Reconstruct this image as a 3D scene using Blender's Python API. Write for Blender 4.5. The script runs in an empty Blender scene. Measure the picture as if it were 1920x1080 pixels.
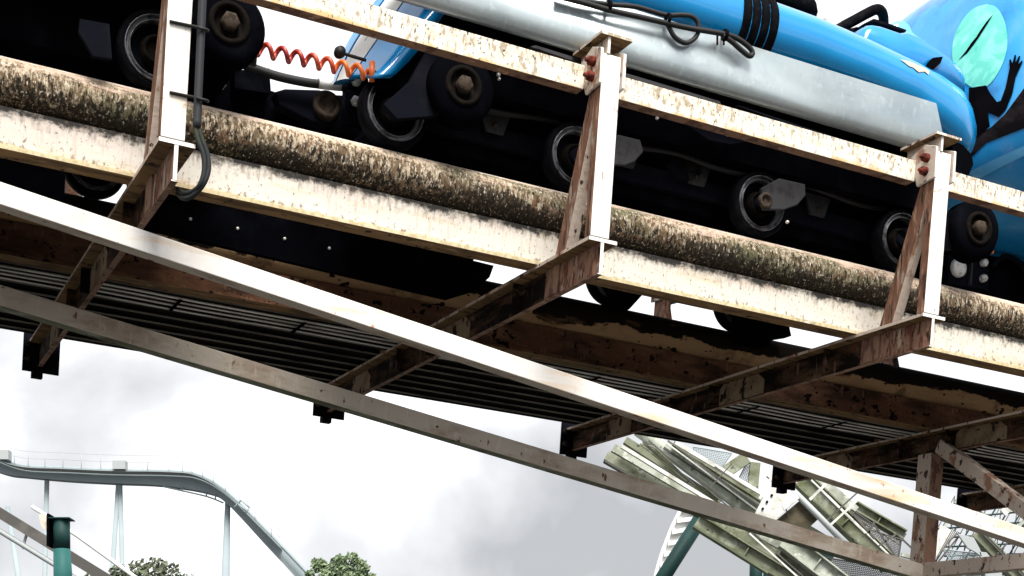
import bpy, math, random
from mathutils import Vector, Matrix
from mathutils.bvhtree import BVHTree
from mathutils.geometry import delaunay_2d_cdt
R = math.radians
random.seed(7)
scene = bpy.context.scene
col = scene.collection

# ------------------------------------------------------------------ camera
CAM_H = 1.6
F_PX, PP_X, PP_Y = 2738.2, 960.0, 1469.9          # focal length and horizon of the cropped photograph, 1920 wide
cd = bpy.data.cameras.new('camera'); cam = bpy.data.objects.new('camera', cd); col.objects.link(cam)
cam.location = (0, 0, CAM_H); cam.rotation_euler = (R(90), 0, 0)
cd.sensor_width = 36; cd.lens = 36 * F_PX / 1920
cd.shift_y = (PP_Y - 540) / 1920
cd.clip_end = 3000; cd.clip_start = 0.05
scene.camera = cam

# ------------------------------------------------------------------ world, sun, exposure
SUN_DIR = Vector((0.20, -0.64, 0.90)).normalized()
SUN_EL = math.asin(SUN_DIR.z); SUN_AZ = math.atan2(SUN_DIR.x, SUN_DIR.y)
w = bpy.data.worlds.new('World'); scene.world = w; w.use_nodes = True
nt = w.node_tree; nt.nodes.clear()
def wn(t, **kw):
    n = nt.nodes.new(t)
    for k, v in kw.items(): setattr(n, k, v)
    return n
out = wn('ShaderNodeOutputWorld')
sky = wn('ShaderNodeTexSky', sky_type='NISHITA', sun_disc=False, sun_elevation=SUN_EL, sun_rotation=SUN_AZ)
bg1 = wn('ShaderNodeBackground'); bg1.inputs['Strength'].default_value = 0.06
nt.links.new(sky.outputs[0], bg1.inputs['Color'])
tc = wn('ShaderNodeTexCoord'); mp = wn('ShaderNodeMapping'); mp.inputs['Scale'].default_value = (3.0, 3.0, 3.6); mp.inputs['Location'].default_value = (0.35, 0.1, 0.55)
nz = wn('ShaderNodeTexNoise'); nz.inputs['Scale'].default_value = 1.5; nz.inputs['Detail'].default_value = 6; nz.inputs['Roughness'].default_value = 0.48; nz.inputs['Distortion'].default_value = 0.2
rp = wn('ShaderNodeValToRGB')
rp.color_ramp.elements[0].position = 0.32; rp.color_ramp.elements[0].color = (0.335, 0.34, 0.35, 1)
rp.color_ramp.elements[1].position = 0.56; rp.color_ramp.elements[1].color = (0.82, 0.82, 0.83, 1)
e = rp.color_ramp.elements.new(0.46); e.color = (0.55, 0.555, 0.57, 1)
bg2 = wn('ShaderNodeBackground'); bg2.inputs['Strength'].default_value = 1.0
mx = wn('ShaderNodeMixShader'); mx.inputs[0].default_value = 0.93
nt.links.new(tc.outputs['Generated'], mp.inputs[0]); nt.links.new(mp.outputs[0], nz.inputs['Vector'])
bank = None                                                        # two soft cloud banks: direction, angular size, depth
for d_, size, k_ in (((0.045, 0.98, 0.185), 0.26, 0.37), ((-0.12, 0.95, 0.27), 0.14, 0.10), ((-0.13, 0.96, 0.15), 0.10, 0.06), ((0.24, 0.95, 0.13), 0.20, 0.12)):
    dv = Vector(d_).normalized()
    ds = wn('ShaderNodeVectorMath', operation='DISTANCE'); ds.inputs[1].default_value = dv
    nt.links.new(tc.outputs['Generated'], ds.inputs[0])
    mr_ = wn('ShaderNodeMapRange', interpolation_type='SMOOTHSTEP'); mr_.inputs[1].default_value = 0; mr_.inputs[2].default_value = size; mr_.inputs[3].default_value = k_; mr_.inputs[4].default_value = 0
    nt.links.new(ds.outputs['Value'], mr_.inputs[0])
    if bank is None: bank = mr_.outputs[0]
    else:
        a_ = wn('ShaderNodeMath', operation='ADD'); nt.links.new(bank, a_.inputs[0]); nt.links.new(mr_.outputs[0], a_.inputs[1]); bank = a_.outputs[0]
sb_ = wn('ShaderNodeMath', operation='SUBTRACT'); ct_ = wn('ShaderNodeMath', operation='MULTIPLY_ADD'); ct_.inputs[1].default_value = 1.25; ct_.inputs[2].default_value = -0.125
nt.links.new(nz.outputs['Fac'], ct_.inputs[0]); nt.links.new(ct_.outputs[0], sb_.inputs[0]); nt.links.new(bank, sb_.inputs[1])
off_ = wn('ShaderNodeMath', operation='ADD'); off_.inputs[1].default_value = 0.08
nt.links.new(sb_.outputs[0], off_.inputs[0]); nt.links.new(off_.outputs[0], rp.inputs[0])
nt.links.new(rp.outputs[0], bg2.inputs['Color'])
nt.links.new(bg1.outputs[0], mx.inputs[1]); nt.links.new(bg2.outputs[0], mx.inputs[2]); nt.links.new(mx.outputs[0], out.inputs[0])
sd = bpy.data.lights.new('sun', 'SUN'); sd.energy = 4.6; sd.angle = R(28); sd.color = (1.0, 0.95, 0.87)
so = bpy.data.objects.new('sun', sd); col.objects.link(so)
so.rotation_euler = SUN_DIR.to_track_quat('Z', 'Y').to_euler(); so.location = (-4, -6, 12)
vs = scene.view_settings; vs.view_transform = 'Standard'; vs.look = 'None'; vs.gamma = 1; vs.exposure = 0.80

# ------------------------------------------------------------------ frames
AX_T = Vector((0.90163, 0.43054, -0.04114)); AX_C = Vector((-0.42723, 0.90141, 0.07024)); AX_N = Vector((0.06732, -0.04575, 0.99668))
AX_T.normalize(); AX_C = (AX_C - AX_T * AX_C.dot(AX_T)).normalized(); AX_N = AX_T.cross(AX_C)
D0 = 5.0
TRK_O = Vector(((1142 - PP_X) / F_PX * D0, D0, CAM_H + (PP_Y - 450) / F_PX * D0))
TM = Matrix(((AX_T.x, AX_C.x, AX_N.x, TRK_O.x), (AX_T.y, AX_C.y, AX_N.y, TRK_O.y), (AX_T.z, AX_C.z, AX_N.z, TRK_O.z), (0, 0, 0, 1)))
TMI = TM.inverted()
CAMP = Vector((0, 0, CAM_H))
def ray(u, v): return Vector(((u - PP_X) / F_PX, 1.0, -(v - PP_Y) / F_PX))
def at(u, v, Y): return CAMP + ray(u, v) * Y                       # measured point at world depth Y
def tk(u, v, ax, val):                                             # measured point on a plane of the track frame
    o = TMI @ CAMP; d = TMI.to_3x3() @ ray(u, v)
    return o + d * ((val - o[ax]) / d[ax])

# ------------------------------------------------------------------ materials
def mat(name, base, layers=(), rough=0.6, metal=0.0, bump=0.0, bump_scale=60, coat=0.0, spec=0.5, bump_stretch=(1, 1, 1)):
    m = bpy.data.materials.new(name); m.use_nodes = True
    t = m.node_tree; b = t.nodes['Principled BSDF']
    b.inputs['Roughness'].default_value = rough; b.inputs['Metallic'].default_value = metal
    b.inputs['Coat Weight'].default_value = coat; b.inputs['Coat Roughness'].default_value = 0.06
    b.inputs['Specular IOR Level'].default_value = spec
    tcn = t.nodes.new('ShaderNodeTexCoord'); oi = t.nodes.new('ShaderNodeObjectInfo')
    vof = t.nodes.new('ShaderNodeVectorMath'); vof.operation = 'MULTIPLY_ADD'      # every copy gets its own stains
    vof.inputs[1].default_value = (1.37, 2.11, 3.3); t.links.new(oi.outputs['Location'], vof.inputs[0]); t.links.new(tcn.outputs['Object'], vof.inputs[2])
    vec = vof.outputs[0]
    cur = None
    for i, L in enumerate(layers):
        c, sc, lo, hi = L['c'], L['s'], L['lo'], L['hi']
        mpn = t.nodes.new('ShaderNodeMapping'); mpn.inputs['Scale'].default_value = sc if isinstance(sc, tuple) else (sc, sc, sc)
        mpn.inputs['Location'].default_value = (i * 3.7 + 1.1, i * 1.9, i * 5.3)
        t.links.new(vec, mpn.inputs[0])
        n = t.nodes.new('ShaderNodeTexNoise'); n.inputs['Scale'].default_value = 1.0
        n.inputs['Detail'].default_value = L.get('d', 5); n.inputs['Roughness'].default_value = L.get('r', 0.6); n.inputs['Distortion'].default_value = L.get('w', 0.0)
        t.links.new(mpn.outputs[0], n.inputs['Vector'])
        mr = t.nodes.new('ShaderNodeMapRange'); mr.inputs[1].default_value = lo; mr.inputs[2].default_value = hi
        mr.inputs[4].default_value = L.get('a', 1.0)
        src = n.outputs['Fac']
        if 'z' in L:                                                # colour that grows from one edge: shift the threshold along local z
            z0, z1, k = L['z']
            sp = t.nodes.new('ShaderNodeSeparateXYZ'); t.links.new(tcn.outputs['Object'], sp.inputs[0])
            g = t.nodes.new('ShaderNodeMapRange'); g.inputs[1].default_value = z0; g.inputs[2].default_value = z1; g.inputs[3].default_value = -k; g.inputs[4].default_value = k
            t.links.new(sp.outputs[2], g.inputs[0])
            ad = t.nodes.new('ShaderNodeMath'); ad.operation = 'ADD'
            t.links.new(src, ad.inputs[0]); t.links.new(g.outputs[0], ad.inputs[1]); src = ad.outputs[0]
        t.links.new(src, mr.inputs[0])
        mxn = t.nodes.new('ShaderNodeMix'); mxn.data_type = 'RGBA'
        t.links.new(mr.outputs[0], mxn.inputs['Factor'])
        if cur is None: mxn.inputs['A'].default_value = (*base, 1)
        else: t.links.new(cur, mxn.inputs['A'])
        mxn.inputs['B'].default_value = (*c, 1)
        cur = mxn.outputs['Result']
    if cur is None: b.inputs['Base Color'].default_value = (*base, 1)
    else: t.links.new(cur, b.inputs['Base Color'])
    if bump > 0:
        mpn = t.nodes.new('ShaderNodeMapping'); mpn.inputs['Scale'].default_value = tuple(bump_scale * q for q in bump_stretch)
        t.links.new(vec, mpn.inputs[0])
        n = t.nodes.new('ShaderNodeTexNoise'); n.inputs['Scale'].default_value = 1; n.inputs['Detail'].default_value = 6; n.inputs['Roughness'].default_value = 0.65
        t.links.new(mpn.outputs[0], n.inputs['Vector'])
        bp = t.nodes.new('ShaderNodeBump'); bp.inputs['Strength'].default_value = bump; bp.inputs['Distance'].default_value = 0.01
        t.links.new(n.outputs['Fac'], bp.inputs['Height']); t.links.new(bp.outputs[0], b.inputs['Normal'])
    return m
def L(c, s, lo, hi, **k): return dict(c=c, s=s, lo=lo, hi=hi, **k)

M = {}
M['white'] = mat('white_paint', (0.74, 0.725, 0.69), [L((0.60, 0.46, 0.29), 7, 0.54, 0.72, a=0.5), L((0.44, 0.36, 0.32), (60, 60, 5), 0.58, 0.72, a=0.4), L((0.30, 0.14, 0.07), (30, 30, 14), 0.62, 0.68, d=7, a=0.8),
    L((0.13, 0.05, 0.025), 55, 0.675, 0.71), L((0.08, 0.05, 0.04), (9, 9, 9), 0.69, 0.72, d=8)], rough=0.5, bump=0.06)
M['chord'] = mat('white_chord_paint', (0.68, 0.665, 0.645), [L((0.60, 0.39, 0.17), (2.2, 9, 16), 0.51, 0.70, a=0.8, d=8, z=(-0.5, 0.6, -0.07)), L((0.47, 0.38, 0.36), (40, 40, 5), 0.58, 0.72, a=0.5), L((0.56, 0.52, 0.50), (5, 5, 9), 0.50, 0.66, a=0.6),
    L((0.40, 0.16, 0.05), (26, 26, 20), 0.63, 0.69, a=0.85, d=7, z=(-0.5, 0.6, -0.035)), L((0.09, 0.055, 0.04), 26, 0.70, 0.725)], rough=0.6, bump=0.08)
M['guide'] = mat('stained_cream_paint', (0.70, 0.65, 0.56), [L((0.60, 0.43, 0.22), (4, 4, 22), 0.52, 0.74, a=0.6), L((0.27, 0.21, 0.14), (75, 75, 34), 0.52, 0.63, d=7, a=0.85, z=(0.48, 0.62, 0.05)),
    L((0.55, 0.32, 0.10), (9, 9, 9), 0.48, 0.62, a=0.8, z=(0.545, 0.515, 0.12)), L((0.07, 0.055, 0.035), (110, 110, 60), 0.60, 0.65, z=(0.50, 0.61, 0.03))], rough=0.7, bump=0.15)
M['beam'] = mat('cream_beam_paint', (0.72, 0.675, 0.60), [L((0.62, 0.45, 0.25), (2.2, 5, 12), 0.51, 0.68, a=0.7, d=7), L((0.46, 0.33, 0.24), (48, 48, 5), 0.56, 0.70, a=0.6, d=7), L((0.60, 0.49, 0.45), (1.6, 5, 9), 0.52, 0.66, a=0.5, d=8),
    L((0.20, 0.15, 0.10), (90, 90, 60), 0.61, 0.67, d=7), L((0.18, 0.14, 0.10), (60, 60, 22), 0.50, 0.72, d=9, r=0.7, a=0.85, z=(0.05, 0.135, 0.14)), L((0.018, 0.014, 0.010), (16, 30, 20), 0.565, 0.70, d=10, r=0.78, z=(0.072, 0.125, 0.20)),
    L((0.10, 0.07, 0.035), (60, 60, 46), 0.55, 0.66, d=8, a=0.8, z=(0.055, 0.010, 0.09)), L((0.62, 0.50, 0.27), (8, 8, 8), 0.45, 0.6, a=0.7, z=(0.026, 0.012, 0.2))], rough=0.6, bump=0.12)  # dark top band: drips plus the tube's shadow, put into the colour
M['tube'] = mat('lichened_shaded_tube', (0.19, 0.13, 0.078), [L((0.23, 0.115, 0.068), (1.0, 3, 3), 0.47, 0.60, a=0.9, d=7), L((0.60, 0.50, 0.37), (70, 70, 26), 0.485, 0.56, d=8, r=0.72, z=(0.15, 0.30, 0.055)), L((0.125, 0.13, 0.07), (1.7, 7, 5), 0.50, 0.61, a=0.8, d=8),
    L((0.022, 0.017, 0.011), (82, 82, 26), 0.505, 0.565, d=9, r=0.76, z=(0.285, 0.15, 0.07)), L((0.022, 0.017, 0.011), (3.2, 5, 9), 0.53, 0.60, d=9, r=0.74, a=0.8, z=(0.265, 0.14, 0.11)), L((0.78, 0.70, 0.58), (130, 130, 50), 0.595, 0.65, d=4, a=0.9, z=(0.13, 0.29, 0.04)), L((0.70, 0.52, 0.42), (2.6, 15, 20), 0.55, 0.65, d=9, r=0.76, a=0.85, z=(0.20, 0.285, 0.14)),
    L((0.88, 0.83, 0.81), (10, 10, 10), 0.50, 0.60, z=(0.271, 0.294, 0.45))], rough=0.9, bump=1.0, bump_scale=95, bump_stretch=(1, 1, 0.5), spec=0.2)  # lichen mottling; underside shade and skylit top edge are painted in along z
M['rust'] = mat('rusty_steel', (0.17, 0.075, 0.042), [L((0.36, 0.21, 0.14), (38, 38, 7), 0.52, 0.62, d=7), L((0.40, 0.36, 0.30), (12, 12, 5), 0.60, 0.68), L((0.030, 0.016, 0.011), (60, 60, 9), 0.54, 0.62, d=7)], rough=0.9, bump=0.7, bump_scale=60, bump_stretch=(1, 1, 0.2))
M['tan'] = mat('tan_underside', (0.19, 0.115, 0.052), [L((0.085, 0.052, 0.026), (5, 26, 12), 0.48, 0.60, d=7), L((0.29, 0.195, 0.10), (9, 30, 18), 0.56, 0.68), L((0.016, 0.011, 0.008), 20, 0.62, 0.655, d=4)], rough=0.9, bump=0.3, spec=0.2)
M['tie'] = mat('shaded_mottled_tie', (0.075, 0.043, 0.025), [L((0.19, 0.13, 0.08), (8, 3.5, 5), 0.52, 0.66, d=8), L((0.11, 0.040, 0.026), (26, 22, 7), 0.50, 0.66, d=8), L((0.006, 0.004, 0.0035), (7, 2.5, 12), 0.41, 0.55, d=9, r=0.7), L((0.26, 0.185, 0.14), (34, 34, 9), 0.60, 0.70, d=7, a=0.6), L((0.010, 0.008, 0.006), 40, 0.60, 0.64, d=4)], rough=0.95, bump=0.5, spec=0.1)  # mottled rust, darkened with painted shade for the web behind the rail
M['tie_near'] = mat('lit_scabby_tie_end', (0.26, 0.15, 0.105), [L((0.13, 0.05, 0.035), (40, 40, 12), 0.48, 0.58, d=7), L((0.44, 0.36, 0.29), (22, 22, 7), 0.55, 0.66), L((0.022, 0.013, 0.01), (55, 55, 18), 0.57, 0.63, d=6)], rough=0.95, bump=0.7, bump_scale=70, bump_stretch=(1, 1, 0.4), spec=0.15)  # scabby rust, painted lighter where light reaches the tie end
M['tie_patch'] = mat('tan_patch_plate', (0.24, 0.18, 0.115), [L((0.15, 0.10, 0.06), (9, 9, 9), 0.48, 0.62), L((0.012, 0.009, 0.007), (20, 20, 14), 0.58, 0.61, d=4)], rough=0.9, bump=0.3, spec=0.2)
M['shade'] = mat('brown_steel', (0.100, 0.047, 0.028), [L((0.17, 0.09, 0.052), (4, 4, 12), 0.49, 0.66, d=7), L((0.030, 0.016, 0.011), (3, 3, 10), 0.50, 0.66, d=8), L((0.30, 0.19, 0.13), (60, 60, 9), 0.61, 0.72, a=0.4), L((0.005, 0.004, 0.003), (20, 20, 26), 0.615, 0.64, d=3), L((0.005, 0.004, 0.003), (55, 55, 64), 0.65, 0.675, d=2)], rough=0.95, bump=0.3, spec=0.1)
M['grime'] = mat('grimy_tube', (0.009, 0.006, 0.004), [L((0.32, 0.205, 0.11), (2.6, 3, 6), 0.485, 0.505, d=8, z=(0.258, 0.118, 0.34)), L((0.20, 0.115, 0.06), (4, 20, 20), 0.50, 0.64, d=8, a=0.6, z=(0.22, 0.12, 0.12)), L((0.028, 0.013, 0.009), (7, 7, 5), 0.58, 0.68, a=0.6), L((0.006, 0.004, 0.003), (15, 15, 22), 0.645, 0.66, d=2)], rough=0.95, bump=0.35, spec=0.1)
M['grey_chord'] = mat('weathered_grey_paint', (0.55, 0.49, 0.42), [L((0.36, 0.275, 0.21), (3, 9, 9), 0.48, 0.64), L((0.64, 0.59, 0.52), (40, 40, 12), 0.55, 0.70, a=0.6), L((0.17, 0.065, 0.035), (22, 22, 11), 0.64, 0.67), L((0.03, 0.025, 0.02), 26, 0.68, 0.70)], rough=0.8, bump=0.2)
M['spot'] = mat('blistered_paint', (0.52, 0.43, 0.36), [L((0.27, 0.14, 0.085), (12, 12, 7), 0.54, 0.62), L((0.045, 0.022, 0.016), (28, 28, 18), 0.60, 0.62, d=4)], rough=0.85, bump=0.35)
M['spotrust'] = mat('blistered_rust', (0.22, 0.125, 0.08), [L((0.09, 0.04, 0.025), (18, 18, 9), 0.50, 0.58), L((0.40, 0.24, 0.15), (14, 14, 9), 0.60, 0.68)], rough=0.85, bump=0.5)
M['black'] = mat('black_chassis_paint', (0.0022, 0.0024, 0.0036), [L((0.005, 0.0055, 0.008), 6, 0.5, 0.7)], rough=0.9, spec=0.0)
M['char'] = mat('charcoal_steel', (0.0055, 0.006, 0.010), [L((0.010, 0.010, 0.015), 9, 0.5, 0.7)], rough=0.8, spec=0.02)
M['rubber'] = mat('black_rubber', (0.0032, 0.0032, 0.0046), [L((0.008, 0.008, 0.010), 30, 0.5, 0.7)], rough=0.7, spec=0.02)
M['rim'] = mat('dark_rim_metal', (0.15, 0.15, 0.165), [L((0.04, 0.04, 0.045), 30, 0.45, 0.6)], rough=0.42, metal=0.6)
M['hub'] = mat('dull_hub_metal', (0.007, 0.006, 0.0055), [L((0.013, 0.010, 0.008), 30, 0.5, 0.65)], rough=0.9, spec=0.02)
M['nut'] = mat('worn_bolt_steel', (0.050, 0.037, 0.028), [L((0.02, 0.014, 0.010), 50, 0.48, 0.62)], rough=0.8, spec=0.1)
M['zinc'] = mat('bright_zinc', (0.70, 0.68, 0.66), [L((0.30, 0.27, 0.25), 60, 0.55, 0.68)], rough=0.4, metal=0.1)
M['arm'] = mat('grey_carrier_plate', (0.036, 0.036, 0.040), [L((0.020, 0.019, 0.022), (14, 14, 14), 0.5, 0.64)], rough=0.8, spec=0.15)
M['galv'] = mat('galvanised_sheet', (0.46, 0.53, 0.555), [L((0.36, 0.42, 0.45), (4, 4, 7), 0.46, 0.66, d=8), L((0.54, 0.61, 0.63), (40, 40, 24), 0.55, 0.68, a=0.7), L((0.27, 0.30, 0.31), (90, 90, 30), 0.63, 0.72, a=0.5), L((0.24, 0.25, 0.23), (3, 3, 60), 0.66, 0.74, a=0.5)], rough=0.30, metal=0.5, bump=0.04, bump_scale=12)
M['blue'] = mat('glossy_blue_paint', (0.001, 0.215, 0.52), [L((0.002, 0.26, 0.60), (2, 3, 9), 0.48, 0.68), L((0.02, 0.12, 0.25), (40, 40, 40), 0.67, 0.72, a=0.5)], rough=0.2, coat=0.6)
M['blue_cowl'] = mat('glossy_blue_cowl', (0.001, 0.205, 0.50), [L((0.002, 0.245, 0.57), 3, 0.5, 0.7)], rough=0.22, coat=0.6)
M['blue_pale'] = mat('pale_blue_paint', (0.10, 0.40, 0.72), [L((0.30, 0.58, 0.80), (3, 3, 9), 0.55, 0.66, a=0.5)], rough=0.25, coat=0.5)
M['mural_blue'] = mat('mural_blue', (0.004, 0.215, 0.53), [L((0.015, 0.28, 0.62), 2.5, 0.45, 0.62), L((0.004, 0.14, 0.38), 4, 0.56, 0.70), L((0.10, 0.30, 0.62), (7, 7, 2), 0.58, 0.70, a=0.6)], rough=0.35, coat=0.3)
M['turq'] = mat('turquoise_moon_paint', (0.10, 0.52, 0.42), [L((0.20, 0.66, 0.54), (9, 9, 9), 0.47, 0.60, d=7, w=1.2), L((0.05, 0.42, 0.33), (6, 6, 6), 0.56, 0.70, w=1.5)], rough=0.5)
M['mural_black'] = mat('mural_black', (0.0028, 0.0026, 0.0035), [L((0.006, 0.005, 0.006), 5, 0.5, 0.7)], rough=0.9, spec=0.0)
M['mural_brown'] = mat('mural_brown', (0.020, 0.016, 0.019), [L((0.006, 0.005, 0.006), (4, 4, 9), 0.46, 0.56), L((0.07, 0.045, 0.05), (3, 3, 14), 0.60, 0.66)], rough=0.9, spec=0.02)
M['red'] = mat('red_hose', (0.50, 0.07, 0.03), [L((0.28, 0.02, 0.02), 8, 0.45, 0.6)], rough=0.4)
M['orange'] = mat('orange_hose', (0.72, 0.16, 0.03), rough=0.4)
M['redrust'] = mat('red_oxide', (0.15, 0.026, 0.014), [L((0.03, 0.010, 0.008), 60, 0.46, 0.58)], rough=0.85, spec=0.15)
M['cable'] = mat('black_cable', (0.010, 0.010, 0.011), rough=0.6, spec=0.3)
M['pipe'] = mat('grey_conduit', (0.016, 0.018, 0.022), [L((0.034, 0.036, 0.042), (20, 20, 3), 0.52, 0.68)], rough=0.6, spec=0.3)
M['mossy'] = mat('mossy_cable', (0.014, 0.017, 0.019), [L((0.03, 0.036, 0.016), 14, 0.5, 0.62)], rough=0.7, spec=0.3)
M['deck'] = mat('dark_deck_board', (0.0035, 0.003, 0.0028), [L((0.012, 0.009, 0.006), (3, 9, 9), 0.52, 0.66)], rough=0.95, spec=0.05)
M['alu'] = mat('dull_aluminium_edge', (0.24, 0.22, 0.19), [L((0.05, 0.042, 0.035), (3, 30, 30), 0.48, 0.64)], rough=0.6, metal=0.1)
M['steelwire'] = mat('bright_steel_rod', (0.72, 0.72, 0.70), [L((0.40, 0.39, 0.36), (4, 20, 20), 0.52, 0.64)], rough=0.35, metal=0.4)
M['far_grey'] = mat('hazed_grey_green_paint', (0.25, 0.30, 0.325), [L((0.28, 0.33, 0.35), 0.8, 0.45, 0.65)], rough=0.9, spec=0.1)  # paler and bluer: distance haze is mixed into the colour
M['far_pale'] = mat('far_pale_paint', (0.30, 0.33, 0.34), rough=0.6)
M['teal'] = mat('teal_paint', (0.016, 0.085, 0.082), [L((0.022, 0.11, 0.105), (4, 4, 1.5), 0.5, 0.65)], rough=0.6, spec=0.2)
M['teal_dark'] = mat('dark_teal_paint', (0.006, 0.030, 0.029), [L((0.010, 0.046, 0.042), (4, 4, 1.5), 0.5, 0.65)], rough=0.6, spec=0.2)
M['olive'] = mat('mossy_green_paint', (0.165, 0.18, 0.125), [L((0.075, 0.085, 0.038), (3, 3, 5), 0.48, 0.62, d=7), L((0.27, 0.29, 0.235), (7, 7, 7), 0.54, 0.68), L((0.024, 0.028, 0.016), 16, 0.61, 0.67)], rough=0.85, bump=0.15)
M['pale_green'] = mat('pale_green_paint', (0.33, 0.355, 0.31), [L((0.19, 0.21, 0.16), (4, 4, 4), 0.48, 0.62, d=7), L((0.45, 0.47, 0.43), (9, 9, 9), 0.55, 0.66), L((0.04, 0.05, 0.03), 12, 0.64, 0.69)], rough=0.8, bump=0.1)
M['offwhite'] = mat('off_white_paint', (0.55, 0.56, 0.54), [L((0.36, 0.36, 0.32), (6, 6, 6), 0.50, 0.66), L((0.20, 0.20, 0.17), (30, 30, 9), 0.60, 0.70, a=0.7)], rough=0.65)
M['track_white'] = mat('white_track_paint', (0.76, 0.77, 0.76), [L((0.55, 0.56, 0.55), 2, 0.5, 0.66)], rough=0.55)
M['brown_plate'] = mat('stained_brown_plate', (0.075, 0.062, 0.035), [L((0.035, 0.03, 0.014), (4, 4, 10), 0.45, 0.6), L((0.13, 0.115, 0.08), 7, 0.58, 0.7)], rough=0.85)
M['leaf_dark'] = mat('dark_leaf', (0.085, 0.102, 0.066), [L((0.13, 0.15, 0.10), 1.4, 0.42, 0.6)], rough=0.9, spec=0.1)  # greyed and lightened, haze put into the leaf colour
M['leaf'] = mat('green_leaf', (0.155, 0.215, 0.12), [L((0.21, 0.27, 0.165), 1.6, 0.42, 0.6)], rough=0.9, spec=0.1)  # lightened the same way, with haze in the colour
M['bark'] = mat('bark', (0.09, 0.065, 0.045), [L((0.05, 0.035, 0.025), (3, 3, 1), 0.45, 0.6)], rough=0.9)
M['dgrey'] = mat('dark_grey_paint', (0.050, 0.048, 0.044), [L((0.085, 0.08, 0.072), (4, 4, 4), 0.5, 0.66)], rough=0.7)
M['ground'] = mat('worn_asphalt', (0.038, 0.036, 0.032), [L((0.028, 0.027, 0.025), 0.6, 0.45, 0.6), L((0.065, 0.06, 0.05), 4, 0.55, 0.7)], rough=0.9)
M['chip'] = mat('bare_fibreglass', (0.42, 0.38, 0.32), rough=0.8)

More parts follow.
